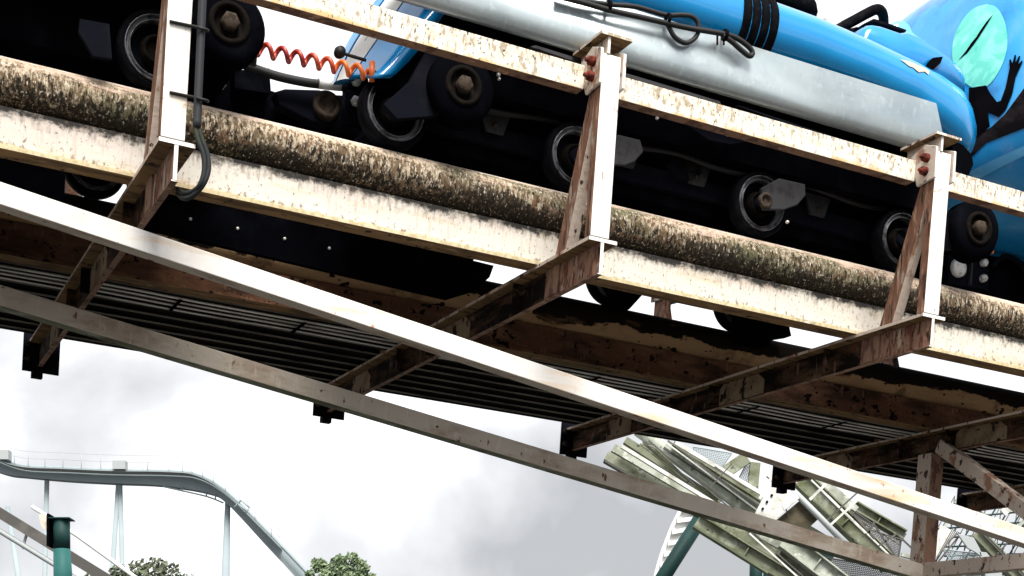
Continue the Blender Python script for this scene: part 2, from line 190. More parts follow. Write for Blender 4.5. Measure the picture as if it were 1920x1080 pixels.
# ------------------------------------------------------------------ mesh builder
class MB:
    def __init__(s): s.v, s.f, s.m, s.mats, s.sm = [], [], [], [], []
    def mi(s, m):
        if m not in s.mats: s.mats.append(m)
        return s.mats.index(m)
    def add(s, vs, fs, m, smooth=False):
        o = len(s.v); s.v += [Vector(p) for p in vs]; k = s.mi(m)
        for f in fs: s.f.append(tuple(o + i for i in f)); s.m.append(k); s.sm.append(smooth)
        return s
    def box(s, x0, x1, y0, y1, z0, z1, m, **side):                 # side: xm, xp, ym, yp, zm, zp override the material of one face
        vs = [(x0, y0, z0), (x1, y0, z0), (x1, y1, z0), (x0, y1, z0), (x0, y0, z1), (x1, y0, z1), (x1, y1, z1), (x0, y1, z1)]
        o = len(s.v); s.v += [Vector(p) for p in vs]
        for f, k in (((0, 3, 2, 1), 'zm'), ((4, 5, 6, 7), 'zp'), ((0, 1, 5, 4), 'ym'), ((2, 3, 7, 6), 'yp'), ((3, 0, 4, 7), 'xm'), ((1, 2, 6, 5), 'xp')):
            s.f.append(tuple(o + i for i in f)); s.m.append(s.mi(side.get(k, m))); s.sm.append(False)
        return s
    def bar(s, a, b, w, h, m, up=(0, 0, 1), m2=None):              # rectangular bar from a to b, w across, h along up
        a, b, up = Vector(a), Vector(b), Vector(up)
        d = (b - a).normalized(); sd_ = d.cross(up).normalized(); u = sd_.cross(d)
        vs = []
        for p in (a, b):
            for i, j in ((-1, -1), (1, -1), (1, 1), (-1, 1)): vs.append(p + sd_ * (i * w / 2) + u * (j * h / 2))
        s.add(vs, [(0, 1, 2, 3), (7, 6, 5, 4), (1, 5, 6, 2), (0, 3, 7, 4), (2, 6, 7, 3)], m)
        o = len(s.v) - 8; s.f.append((o, o + 4, o + 5, o + 1)); s.m.append(s.mi(m2 or m)); s.sm.append(False)
        return s
    def prism(s, pts, axis, a0, a1, m, **kw):                      # polygon in the plane normal to axis, extruded from a0 to a1
        n = len(pts)
        def P(p, a):
            if axis == 0: return (a, p[0], p[1])
            if axis == 1: return (p[0], a, p[1])
            return (p[0], p[1], a)
        vs = [P(p, a0) for p in pts] + [P(p, a1) for p in pts]
        s.add(vs, [tuple(range(n))], kw.get('m0', m)); o = len(s.v) - 2 * n
        s.f.append(tuple(o + n + i for i in reversed(range(n)))); s.m.append(s.mi(m)); s.sm.append(False)
        es = kw.get('edge', m)
        for i in range(n):
            j = (i + 1) % n
            s.f.append((o + i, o + n + i, o + n + j, o + j)); s.m.append(s.mi(es[i] if isinstance(es, list) else es)); s.sm.append(False)
        return s
    def tube(s, pts, r, m, seg=12, caps=True):
        pts = [Vector(p) for p in pts]; n = len(pts)
        rs = r if isinstance(r, (list, tuple)) else [r] * n
        d0 = (pts[1] - pts[0]).normalized()
        ref = Vector((0, 0, 1)) if abs(d0.z) < 0.9 else Vector((1, 0, 0))
        nrm = (ref - d0 * ref.dot(d0)).normalized()
        vs = []
        for i, p in enumerate(pts):
            d = (pts[min(i + 1, n - 1)] - pts[max(i - 1, 0)]).normalized()
            nrm = (nrm - d * nrm.dot(d)).normalized(); bi = d.cross(nrm)
            for k in range(seg):
                a = 2 * math.pi * k / seg
                vs.append(p + (nrm * math.cos(a) + bi * math.sin(a)) * rs[i])
        fs = [(i * seg + k, i * seg + (k + 1) % seg, (i + 1) * seg + (k + 1) % seg, (i + 1) * seg + k) for i in range(n - 1) for k in range(seg)]
        s.add(vs, fs, m, True)
        if caps:
            o = len(s.v) - len(vs)
            s.f.append(tuple(o + k for k in reversed(range(seg)))); s.m.append(s.mi(m)); s.sm.append(False)
            s.f.append(tuple(o + (n - 1) * seg + k for k in range(seg))); s.m.append(s.mi(m)); s.sm.append(False)
        return s
    def lathe(s, prof, c, m, axis=1, seg=40):                      # profile of (radius, offset along axis), closed by fans at radius 0
        c = Vector(c); vs = []; n = len(prof)
        for r_, a_ in prof:
            for k in range(seg):
                t = 2 * math.pi * k / seg
                p = [0, 0, 0]; q = [i for i in range(3) if i != axis]
                p[axis] = a_; p[q[0]] = r_ * math.cos(t); p[q[1]] = r_ * math.sin(t)
                vs.append(c + Vector(p))
        fs = [(i * seg + k, i * seg + (k + 1) % seg, (i + 1) * seg + (k + 1) % seg, (i + 1) * seg + k) for i in range(n - 1) for k in range(seg)]
        s.add(vs, fs, m, True)
        return s
    def loft(s, rings, m, smooth=True, caps=True):
        n = len(rings[0]); vs = [p for r_ in rings for p in r_]
        fs = [(i * n + k, i * n + (k + 1) % n, (i + 1) * n + (k + 1) % n, (i + 1) * n + k) for i in range(len(rings) - 1) for k in range(n)]
        s.add(vs, fs, m, smooth)
        if caps:
            o = len(s.v) - len(vs); e_ = (len(rings) - 1) * n
            s.f.append(tuple(o + k for k in reversed(range(n)))); s.m.append(s.mi(m)); s.sm.append(smooth)
            s.f.append(tuple(o + e_ + k for k in range(n))); s.m.append(s.mi(m)); s.sm.append(smooth)
        return s
    def build(s, name, parent=None, base=(0, 0, 0), bevel=0.0, label=None, recalc=True):
        b = Vector(base) if parent is None else Vector(parent.get('_b', (0, 0, 0)))
        me = bpy.data.meshes.new(name)
        me.from_pydata([tuple(p - b) for p in s.v], [], s.f)
        for m in s.mats: me.materials.append(m)
        me.polygons.foreach_set('material_index', s.m); me.polygons.foreach_set('use_smooth', s.sm)
        if recalc:
            import bmesh
            bm = bmesh.new(); bm.from_mesh(me); bmesh.ops.recalc_face_normals(bm, faces=bm.faces); bm.to_mesh(me); bm.free()
        me.update()
        o = bpy.data.objects.new(name, me); col.objects.link(o)
        if parent is not None: o.parent = parent; o['_b'] = tuple(b)
        if bevel > 0:
            bv = o.modifiers.new('bevel', 'BEVEL'); bv.width = bevel; bv.segments = 2; bv.limit_method = 'ANGLE'; bv.angle_limit = R(50)
        if label: o['label'] = label
        return o
def tag(o, label=None, cat=None, group=None, kind=None):
    if label: o['label'] = label
    if cat: o['category'] = cat
    if group: o['group'] = group
    if kind: o['kind'] = kind
    return o
def thing(name, label, cat, base=(0, 0, 0), group=None, track=True):  # Empty at the thing's base; children are modelled in the same frame
    o = bpy.data.objects.new(name, None); col.objects.link(o); o.empty_display_size = 0.2
    o['_b'] = tuple(base)
    T = Matrix.Translation(Vector(base))
    o.matrix_world = (TM @ T) if track else T
    return tag(o, label, cat, group)
def single(mb, name, label, cat, base=(0, 0, 0), group=None, track=True, bevel=0.0, kind=None):  # a thing that is one mesh
    o = mb.build(name, base=base, bevel=bevel)
    T = Matrix.Translation(Vector(base)); o.matrix_world = (TM @ T) if track else T
    return tag(o, label, cat, group, kind)
def copy_tree(o, dx=None, parent=None):
    c = o.copy(); col.objects.link(c)
    if parent is not None: c.parent = parent
    if dx is not None: c.location = Vector(o.location) + Vector(dx)
    for ch in list(o.children): copy_tree(ch, None, c)
    return c
def smooth_path(pts, n=6):                                          # Catmull-Rom
    pts = [Vector(p) for p in pts]; P = [pts[0]] + pts + [pts[-1]]; o = []
    for i in range(1, len(P) - 2):
        a, b, c, d = P[i - 1], P[i], P[i + 1], P[i + 2]
        for k in range(n):
            t = k / n
            o.append(0.5 * ((2 * b) + (c - a) * t + (2 * a - 5 * b + 4 * c - d) * t * t + (3 * b - a - 3 * c + d) * t ** 3))
    o.append(pts[-1]); return o

# ------------------------------------------------------------------ ground (below the frame, but it lights the undersides)
g = MB(); g.add([(-900, -900, 0), (900, -900, 0), (900, 900, 0), (-900, 900, 0)], [(0, 1, 2, 3)], M['ground'])
o = g.build('ground', recalc=False); tag(o, 'dark worn asphalt ground under the coaster', 'ground', kind='structure')

# ================================================================== the near coaster track
PITCH = 1.455
X0, X1 = -4.6, 7.4
track = thing('coaster_track', 'weathered cream steel coaster track with two lichened tube rails crossing the whole picture', 'coaster track')
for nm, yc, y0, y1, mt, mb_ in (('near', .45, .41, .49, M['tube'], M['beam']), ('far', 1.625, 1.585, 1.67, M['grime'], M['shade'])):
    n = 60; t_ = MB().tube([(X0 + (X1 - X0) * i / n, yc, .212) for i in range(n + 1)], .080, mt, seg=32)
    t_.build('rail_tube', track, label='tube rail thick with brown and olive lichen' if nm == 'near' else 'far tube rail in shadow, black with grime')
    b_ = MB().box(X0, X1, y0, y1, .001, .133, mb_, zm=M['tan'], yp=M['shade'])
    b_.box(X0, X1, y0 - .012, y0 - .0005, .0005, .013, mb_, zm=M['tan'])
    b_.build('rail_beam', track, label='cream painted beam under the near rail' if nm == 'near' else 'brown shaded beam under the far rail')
# cross ties, T section, with the bolted plate at the walkway end
def make_tie():
    t_ = MB()
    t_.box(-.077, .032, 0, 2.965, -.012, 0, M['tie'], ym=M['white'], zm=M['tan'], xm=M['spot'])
    t_.box(-.030, -.018, .001, .4199, -.116, -.0125, M['tie_near'], ym=M['white'])
    t_.box(-.030, -.018, .4201, 2.964, -.116, -.0125, M['tie'])
    for ya, yb in ((1.10, 1.46), (2.30, 2.56)): t_.prism([(ya, -.112), (yb, -.112), (yb, -.035), (yb - .03, -.016), (ya + .05, -.016), (ya, -.05)], 0, -.0345, -.0305, M['tie_patch'])
    t_.box(-.034, -.014, .002, 2.963, -.120, -.1165, M['spotrust'], ym=M['white'])
    for yy in (.62, 1.50, 1.86):
        t_.box(-.066, -.0305, yy, yy + .008, -.110, -.0125, M['tie'])
    t_.box(-.0365, -.0305, .30, .395, -.112, -.013, M['spotrust'])                 # welded patch plate
    tie = t_.build('cross_tie', track)
    p = MB().box(-.105, .065, 2.9655, 2.978, -.148, .030, M['char'])
    p.box(-.062, -.012, 2.94, 2.985, -.178, -.1482, M['char'])
    p.build('end_plate', tie)
    for zz in (-.02, -.09): MB().lathe([(0, -.02), (.013, -.02), (.013, .0), (0, .0)], (-.085, 2.965, zz), M['nut'], seg=6).build('bolt', tie)
    return tie
ties = [make_tie()]
for k in range(-3, 5):
    if k: ties.append(copy_tree(ties[0], (k * PITCH, 0, 0), track))
# uprights carrying the guide bars
def make_upright(mirror=False):
    q = (lambda y: 2.075 - y) if mirror else (lambda y: y)
    def bx(mb, x0, x1, y0, y1, z0, z1, m, **s):
        a, b = sorted((q(y0), q(y1)))
        if mirror: s = {{'ym': 'yp', 'yp': 'ym'}.get(k_, k_): v_ for k_, v_ in s.items()}
        return mb.box(x0, x1, a, b, z0, z1, m, **s)
    def pr(mb, pts, x0, x1, m, **kw): return mb.prism([(q(a), b) for a, b in pts], 0, x0, x1, m, **kw)
    u = bx(MB(), -.073, 0, 0, .045, .0015, .612, M['white'], xm=M['rust'], zm=M['tan']).build('upright', track, bevel=.003)
    s_ = pr(MB(), [(.0455, .50), (.0455, .41), (.185, .0015), (.262, .0015), (.080, .50)], -.0725, -.030, M['white'], m0=M['rust'], edge=[M['spot'], M['spot'], M['spot'], M['rust'], M['rust']])
    s_.build('strut', u, label='slanted rusty strut')
    c = bx(MB(), -.090, .032, -.012, .195, .668, .677, M['tan'], ym=M['guide'], xm=M['spot'])
    bx(c, -.058, -.048, -.004, .190, .6125, .6675, M['spot'], ym=M['white'])
    c.build('cap_plate', u)
    for x0 in (-.087, .0015):
        p = pr(MB(), [(-.012, .622), (-.016, .505), (.085, .497), (.132, .622), (.055, .648)], x0, x0 + .011, M['white'], m0=M['spot'])
        p.build('bracket_plate', u, bevel=.002)
    for yy, zz in ((.034, .590), (.038, .541)):
        b_ = MB().lathe([(0, -.034), (.007, -.034), (.007, -.022), (.015, -.021), (.0165, -.008), (.017, 0)], (-.0872, q(yy), zz), M['redrust'], axis=0, seg=14)
        b_.build('bolt', u, label='red oxide bolt')
    return u
for mir in (False, True):
    u0 = make_upright(mir)
    for k in (-2, -1, 1, 2, 3): copy_tree(u0, (k * PITCH, 0, 0), track)
def make_guide(mirror):
    y0, y1, y2 = (.098, .110, .150) if not mirror else (1.977, 1.965, 1.925)
    a, b = sorted((y0, y1)); c, d = sorted((y1, y2))
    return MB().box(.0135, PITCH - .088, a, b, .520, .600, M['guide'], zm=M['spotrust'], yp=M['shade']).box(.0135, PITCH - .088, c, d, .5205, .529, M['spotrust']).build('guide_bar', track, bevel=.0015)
for mir in (False, True):
    g0 = make_guide(mir)
    for k in (-3, -2, -1, 1, 2, 3): copy_tree(g0, (k * PITCH, 0, 0), track)

# ------------------------------------------------------------------ truss members below the track
NC = lambda x: -.350 - .1326 * x
FC = lambda x: -.3435 - .127 * x
def sloped(fn, x0, x1, y0, y1, h, m, under, cap=None):
    b_ = MB().prism([(x0, fn(x0)), (x1, fn(x1)), (x1, fn(x1) - h), (x0, fn(x0) - h)], 1, y0, y1, m, edge=[m, m, under, m])
    return b_
single(sloped(NC, -2.25, 5.2, .42, .49, .069, M['chord'], M['grey_chord']), 'truss_chord', 'long bright white diagonal steel beam crossing in front of the rusty post', 'steel beam', base=(1.4, .455, NC(1.4)), bevel=.003)
single(sloped(FC, -2.25, 5.2, 1.585, 1.66, .080, M['grey_chord'], M['olive']), 'truss_chord', 'long grey weathered steel beam, the lowest member, running under the walkway', 'steel beam', base=(1.4, 1.62, FC(1.4)), bevel=.003)
b_ = MB().box(2.830, 2.913, 1.582, 1.690, FC(2.87) - .001, -.1215, M['spotrust'], xm=M['spot'])
single(b_, 'truss_post', 'vertical rust spotted steel post under the track beside the diagonal brace', 'steel post', base=(2.87, 1.63, FC(2.87)), bevel=.002)
b_ = MB().bar((2.868, 1.555, -.088), (2.868, .493, -.745), .060, .070, M['spot'], up=(0, .5, .8), m2=M['spotrust'])
single(b_, 'truss_brace', 'short slanted blistered steel brace at the right edge under the track', 'steel brace', base=(2.868, 1.02, -.42), bevel=.002)
b_ = MB().box(2.835, 2.905, .4915, 1.5835, FC(2.87) - .062, FC(2.87) + .012, M['spot'], zm=M['grey_chord'])
single(b_, 'truss_crossbeam', 'short rust flecked crossbeam at the bottom right corner', 'steel beam', base=(2.87, 1.04, FC(2.87)), bevel=.002)

# ------------------------------------------------------------------ maintenance walkway beyond the far rail
wk = thing('maintenance_walkway', 'dark plank walkway on the far ends of the cross ties', 'walkway', base=(1.4, 2.4, .002))
y = 1.70; d_ = MB(); e_ = MB(); i = 0
while y < 2.93:
    d_.box(X0, X1, y + .004, min(y + .128, 2.95), .020, .050, M['deck'])
    e_.box(X0, X1, y - .001, y + .0035, .004, .0105, M['alu'])
    d_.box(X0, X1, y + .0, y + .0036, .013, .045, M['deck'])
    e_.box(X0, X1, y + .0036, y + .030, .0045, .008, M['deck'])
    y += .137
d_.build('deck_board', wk, label='dark deck boards'); e_.build('edge_strip', wk, label='dull metal edges of the deck boards')
for y, z, r_, lb in ((1.725, -.004, .0055, 'bright thin service cable nearest the far rail, under the walkway edge'), (1.775, -.006, .0045, 'dull service cable, second of four from the far rail under the walkway'), (1.845, -.004, .0050, 'bright service cable, third of four from the far rail under the walkway'), (1.905, -.006, .0045, 'service cable farthest from the rail of four under the walkway')):
    pts = [(X0 + .4 * i, y + .003 * math.sin(i * 1.7 + y * 9), z + .002 * math.sin(i * 2.3 + y * 5)) for i in range(31)]
    c_ = MB().tube(smooth_path(pts, 3), r_, M['steelwire'], seg=8); single(c_, 'service_cable', lb, 'cable', base=(1.4, y, z), group='service cables along the walkway')
for k in range(-3, 5):
    for f_ in (.25, .62):
        xx = (k + f_) * PITCH
        MB().box(xx, xx + .014, 1.712, 1.915, -.0145, -.0115, M['black']).build('cable_strap', wk)

# ------------------------------------------------------------------ electrical conduit on the first upright
cn = thing('electrical_conduit', 'grey cable conduit strapped to the left upright, its loop hanging below the tie', 'conduit', base=(-1.41, -.01, .0))
pp = [tk(381, -30, 1, -.012), tk(377, 60, 1, -.012), tk(372, 170, 1, -.012), tk(369, 240, 1, -.012)]
MB().tube(smooth_path(pp, 4), .0125, M['pipe'], seg=16).build('pipe', cn)
for dx in (-.006, .010):
    lp = [tk(368 + dx * 300, 238, 1, -.012), tk(374 + dx * 500, 262, 1, -.014), tk(384 + dx * 500, 290, 1, -.016), tk(386 + dx * 500, 318, 1, -.016), tk(378 + dx * 350, 345, 1, -.010), tk(362, 362 + dx * 500, 1, .02), tk(345, 366 + dx * 600, 1, .06), tk(333, 358 + dx * 500, 1, .12)]
    MB().tube(smooth_path(lp, 6), .0078, M['mossy'], seg=10).build('cable', cn)
for v in (47, 180):
    a = tk(318, v - 7, 1, -.004); b = tk(388, v + 9, 1, -.030); c = tk(366, v + 3, 1, -.006)
    MB().tube([a, c, tk(370, v + 4, 1, -.030), b, tk(390, v + 10, 1, -.012)], .0048, M['cable'], seg=6).build('zip_tie', cn)

# ================================================================== the train
def make_wheel(parent, x, z, y=.440, r_=.126, wd=.066, car=None):
    f0 = -wd / 2
    t_ = MB().lathe([(r_ * .84, f0 + .004), (r_ * .93, f0), (r_, f0 + .012), (r_, wd / 2 - .012), (r_ * .93, wd / 2), (r_ * .80, wd / 2)], (x, y, z), M['rubber'])
    wl = t_.build('wheel', parent)
    rm = MB().lathe([(r_ * .845, f0 + .006), (r_ * .83, f0 - .004), (r_ * .81, f0 - .004), (r_ * .80, f0 + .010), (r_ * .725, f0 + .012), (r_ * .715, f0 + .002), (r_ * .695, f0 + .002), (r_ * .68, f0 + .022), (r_ * .66, f0 + .0245)], (x, y, z), M['rim'])
    rm.build('rim', wl)
    MB().lathe([(r_ * .665, f0 + .024), (r_ * .40, f0 + .036)], (x, y, z), M['black']).build('dish', wl)
    MB().lathe([(r_ * .42, f0 + .033), (r_ * .36, f0 + .006), (r_ * .30, f0 + .004), (r_ * .27, f0 + .018), (0, f0 + .018)], (x, y, z), M['hub']).build('hub', wl)
    return wl
def make_disc(parent, x, z, y=.30, r_=.122):
    d = MB().lathe([(r_ * .55, -.022), (r_ * .90, -.020), (r_, -.004), (r_, .06), (0, .062)], (x, y, z), M['black'])
    ds = d.build('pivot_disc', parent)
    MB().lathe([(r_ * .56, -.0215), (r_ * .54, -.030), (r_ * .42, -.030), (r_ * .40, -.014), (0, -.014)], (x, y, z), M['hub']).build('pivot_ring', ds)
    MB().lathe([(r_ * .25, -.0135), (r_ * .25, -.040), (r_ * .20, -.046), (0, -.046)], (x, y, z), M['nut'], seg=6).build('bolt', ds)
    return ds
def plate(mb, pxs, y0, y1, m):                                      # flat steel plate standing along the track, outline measured on its own face
    pts = [tk(u, v, 1, y0) for u, v in pxs]
    return mb.prism([(p.x, p.z) for p in pts], 1, y0, y1, m)
def ybolt(mb, u, v, y, r_, m, h=.02, seg=6):
    p = tk(u, v, 1, y); return mb.lathe([(r_ * 1.0, 0), (r_, -h * .8), (r_ * .8, -h), (0, -h)], p, m, seg=seg)

# ---- rear car at the left: only its dark underside shows
c1 = thing('coaster_car', 'dark underside and wheels of the left coaster car above the left upright', 'coaster car', base=(-2.2, 1.04, .30), group='cars of the blue coaster train')
b_ = MB().box(-4.4, -1.42, .36, 1.72, .58, .84, M['black']).box(-4.4, -1.36, .56, 1.52, .40, .579, M['black'])
b_.box(-3.9, -1.66, 1.02, 1.06, .06, .3995, M['char'])
b_.prism([(-1.421, .45), (-1.20, .45), (-1.16, .60), (-1.17, .80), (-1.421, .84)], 1, .42, 1.66, M['black'])
b_.build('chassis', c1)
make_wheel(c1, -1.475, .424); make_wheel(c1, -1.475, .424, y=1.623); make_disc(c1, -1.278, .505)
make_wheel(c1, -3.5, .424)
plate(MB(), [(150, 35), (205, 45), (210, 110), (175, 105), (148, 60)], .34, .36, M['char']).build('carrier_arm', c1)
plate(MB(), [(300, 65), (330, 30), (440, 0), (480, 60), (420, 110), (330, 110)], .322, .358, M['black']).build('carrier_arm', c1)
sh = MB()
rings = []
for x_, z0, z1 in ((-4.4, .9, 1.10), (-1.5, .9, 1.10), (-1.35, .86, 1.06), (-1.27, .85, 1.0)):
    rings.append([Vector((x_, .31 + .11 * math.cos(2 * math.pi * k / 20), (z0 + z1) / 2 + (z1 - z0) / 2 * math.sin(2 * math.pi * k / 20))) for k in range(20)])
sh.loft(rings, M['blue']).build('side_pontoon', c1)
MB().box(-4.4, -1.40, .200, .204, .73, .90, M['galv']).build('side_panel', c1)
MB().box(-4.4, -1.40, .42, 1.66, .841, .95, M['black']).build('floor', c1)

# ---- middle car
c2 = thing('coaster_car', 'middle blue coaster car with a long silver side panel and black underside', 'coaster car', base=(.45, 1.04, .30), group='cars of the blue coaster train')
b_ = MB().box(-.60, 1.70, .56, 1.52, .385, .62, M['black'])
b_.prism([(-.44, .705), (1.74, .705), (1.74, .60), (1.66, .55), (-.58, .55), (-.54, .60)], 1, .39, 1.74, M['black'])
b_.box(-.40, 1.74, .40, 1.68, .7055, .882, M['black']).box(-.36, 1.70, .455, 1.62, .8825, 1.01, M['black'])
b_.build('chassis', c2)
f_ = plate(MB(), [(240, 330), (926, 498), (918, 520), (890, 545), (840, 560), (240, 420)], 1.02, 1.05, M['black'])
for u, v in ((357, 411), (445, 429), (533, 448), (617, 466)): ybolt(f_, u, v, 1.0199, .006, M['zinc'], h=.008)
f_.build('brake_fin', c2)
plate(MB(), [(1385, 585), (1480, 612), (1484, 630), (1445, 636), (1440, 650), (1385, 640)], 1.46, 1.52, M['black']).build('brake_caliper', c2)
plate(MB(), [(1150, 530), (1212, 545), (1180, 580), (1150, 575)], 1.46, 1.52, M['black']).build('brake_caliper', c2)
plate(MB(), [(1786, 262), (1806, 272), (1822, 290), (1825, 308), (1814, 334), (1786, 326)], .26, .42, M['black']).build('end_buffer', c2)
for x_, z_ in ((-.652, .424), (.062, .424), (.880, .424), (1.585, .424)):
    make_wheel(c2, x_, z_); make_wheel(c2, x_, z_, y=1.623)
make_disc(c2, -.459, .506); make_disc(c2, 1.864, .490)
plate(MB(), [(720, 195), (770, 150), (800, 95), (835, 92), (900, 110), (905, 205), (800, 218), (745, 222)], .322, .356, M['char']).build('carrier_arm', c2)
plate(MB(), [(1690, 430), (1780, 395), (1840, 370), (1870, 420), (1850, 470), (1740, 470)], .322, .356, M['black']).build('carrier_arm', c2)
a_ = plate(MB(), [(1135, 262), (1160, 252), (1201, 262), (1207, 284), (1190, 303), (1172, 310), (1135, 308)], .345, .362, M['arm']); a_.build('carrier_arm', c2, label='grey carrier plate', bevel=.004)
a_ = plate(MB(), [(1428, 352), (1462, 334), (1510, 345), (1511, 366), (1496, 384), (1470, 393), (1432, 393)], .345, .362, M['arm']); a_ = a_.build('carrier_arm', c2, label='grey carrier plate', bevel=.004)
p = tk(1433, 377, 1, .344); MB().lathe([(.030, 0), (.030, -.012), (.020, -.016), (.018, -.006), (0, -.006)], p, M['nut'], seg=20).build('hub_cap', a_)
a_ = plate(MB(), [(1262, 275), (1310, 285), (1316, 325), (1297, 340), (1272, 335), (1256, 305)], .50, .54, M['char']); ar = a_.build('carrier_arm', c2)
ybolt(MB(), 1293, 308, .499, .030, M['hub'], h=.03, seg=12).build('bolt', ar)
b_ = MB()
for u, v, r_ in ((934, 141, .007), (935, 149, .005), (1362, 252, .011), (1231, 222, .006), (812, 96, .006), (1475, 417, .006)): ybolt(b_, u, v, .337, r_, M['zinc'], h=.010)
b_.build('bolt', c2, label='small bright bolts on the dark chassis')
plate(MB(), [(1290, 235), (1400, 265), (1370, 270), (1330, 262)], .330, .339, M['char']).build('chassis_bracket', c2)
for xa in (-.652, .062, .880, 1.585):
    ax_ = MB().tube([(xa, .40, .424), (xa, 1.66, .424)], .030, M['char'], seg=12); ax_.build('axle', c2)
MB().bar((-.70, .545, .47), (1.62, .545, .47), .03, .07, M['char']).build('bogie_frame', c2)
for xa in (-.25, .30, .62, 1.20):
    g_ = MB().prism([(xa - .07, .60), (xa + .09, .60), (xa + .05, .47), (xa - .02, .47)], 1, .50, .515, M['arm']); gb = g_.build('hanger_bracket', c2, bevel=.003)
    for dx, dz in ((-.02, .57), (.05, .57), (.01, .495)): MB().lathe([(.009, 0), (.009, -.010), (0, -.012)], (xa + dx, .499, dz), M['nut'], seg=6).build('bolt', gb)
hs_ = smooth_path([(-.55, .47, .56), (-.3, .45, .52), (-.02, .46, .55), (.25, .45, .525), (.5, .46, .55), (.75, .45, .53), (1.1, .46, .56), (1.4, .46, .54), (1.6, .47, .57)], 6)
MB().tube(hs_, .011, M['cable'], seg=8).build('brake_hose', c2)
# floor edge strips just above the guide bar
plate(MB(), [(995, 87), (1005, 85), (1160, 133), (1350, 190), (1352, 196), (1160, 143)], .20, .215, M['arm']).build('floor_strip', c2)
plate(MB(), [(1380, 197), (1390, 199), (1600, 268), (1700, 298), (1700, 304), (1600, 275)], .20, .215, M['char']).build('floor_strip', c2)
# silver side panel with a rolled lower edge
prof = [(.208, .895), (.200, .778), (.2005, .765), (.203, .751), (.207, .738), (.213, .727), (.221, .717), (.231, .710), (.243, .706)]
pv = []; xs0, xs1 = -.86, 1.535
pm = MB(); n = len(prof)
for x_, sl in ((xs0, 0), (xs1, 1)):
    for (yy, zz) in prof: pv.append((x_ + (0 if not sl else (.895 - zz) * .40 if zz > .79 else .042 - max(0, (.79 - zz)) * .25), yy, zz))
    for (yy, zz) in reversed(prof): pv.append((x_ + (0 if not sl else (.895 - zz) * .40 if zz > .79 else .042 - max(0, (.79 - zz)) * .25), yy + .004, zz + .003))
k2 = 2 * n
fs = [tuple(range(k2)), tuple(reversed(range(k2, 2 * k2)))] + [(i, (i + 1) % k2, k2 + (i + 1) % k2, k2 + i) for i in range(k2)]
pm.add(pv, fs, M['galv'], False)
for i in range(2, 2 + k2): pm.sm[i] = i - 2 not in (n - 1, k2 - 1)
sp = pm.build('side_panel', c2, label='long galvanised side panel')
# pontoon
def ring(x_, yc, zc, hy, hz, n=28, p=2.3):
    o_ = []
    for k in range(n):
        t = 2 * math.pi * k / n; c_, s_ = math.cos(t), math.sin(t)
        o_.append(Vector((x_, yc + hy * math.copysign(abs(c_) ** (2 / p), c_), zc + hz * math.copysign(abs(s_) ** (2 / p), s_))))
    return o_
rs = [ring(x_, yc, (a + b) / 2, hy, (b - a) / 2) for x_, yc, hy, a, b in ((-.90, .32, .13, .885, 1.120), (.55, .32, .13, .885, 1.120), (.72, .32, .13, .885, 1.118), (.95, .32, .13, .885, 1.112), (1.20, .325, .13, .875, 1.096), (1.45, .335, .135, .845, 1.074), (1.60, .35, .14, .80, 1.060), (1.70, .37, .15, .765, 1.045), (1.77, .40, .15, .745, 1.020), (1.815, .42, .14, .755, .975), (1.835, .44, .11, .785, .92))]
MB().loft(rs, M['blue']).build('side_pontoon', c2, label='glossy blue rounded side pontoon')
bl = MB()
for i in range(4):
    x_ = .612 + .040 * i
    bl.lathe([(.128, -.019), (.139, -.015), (.144, 0), (.139, .015), (.128, .019)], (x_, .32, 1.002), M['rubber'], axis=0, seg=40)
for i in range(len(bl.v)):
    v_ = bl.v[i]; v_.z = 1.002 + (v_.z - 1.002) * .95
bl.build('bellows', c2, label='ribbed black rubber bellows round the pontoon')
tr = MB()
tp = [tk(u, v, 1, .325) for u, v in ((1400, -4), (1450, 12), (1480, 20), (1540, 44), (1607, 72), (1640, 86))]
tr.tube(smooth_path(tp, 4), .0075, M['cable'], seg=8); tr.build('edge_trim', c2)
# cowl hump at the end of the car
def hump(pxs, ya, yb, m, yr=.06, nm='cowl', sag=.9):
    pts = [tk(u, v, 1, ya) for u, v in pxs]; rings = []
    cx = sum(p.x for p in pts) / len(pts); cz = min(p.z for p in pts)
    for yy, s_ in ((ya + .0, .90), (ya + .012, .96), (ya + yr * .6, .99), (ya + yr, 1), (yb - yr, 1), (yb - yr * .5, .98), (yb, .90)):
        rings.append([Vector((cx + (p.x - cx) * s_, yy, cz + (p.z - cz) * s_)) for p in pts])
    return MB().loft(rings, m).build(nm, c2)
hump([(1612, 84), (1616, 66), (1622, 50), (1634, 41), (1652, 44), (1690, 57), (1704, 55), (1722, 62), (1760, 86), (1795, 112), (1812, 130), (1818, 148), (1816, 172), (1790, 168), (1720, 135), (1650, 108)], .36, 1.66, M['blue_cowl'])
hump([(1660, 60), (1672, 43), (1686, 35), (1697, 35), (1706, 44), (1712, 58), (1770, 100), (1700, 90)], .62, .80, M['blue_pale'], yr=.04, nm='cowl_fin')
plate(MB(), [(1620, 44), (1638, 35), (1650, 38), (1700, 56), (1698, 60), (1640, 40)], .50, .62, M['rubber']).build('cowl_pad', c2)
plate(MB(), [(1737, 127), (1742, 116), (1750, 108), (1768, 106), (1764, 118), (1752, 129)], .345, .356, M['mural_black']).build('cowl_slot', c2)
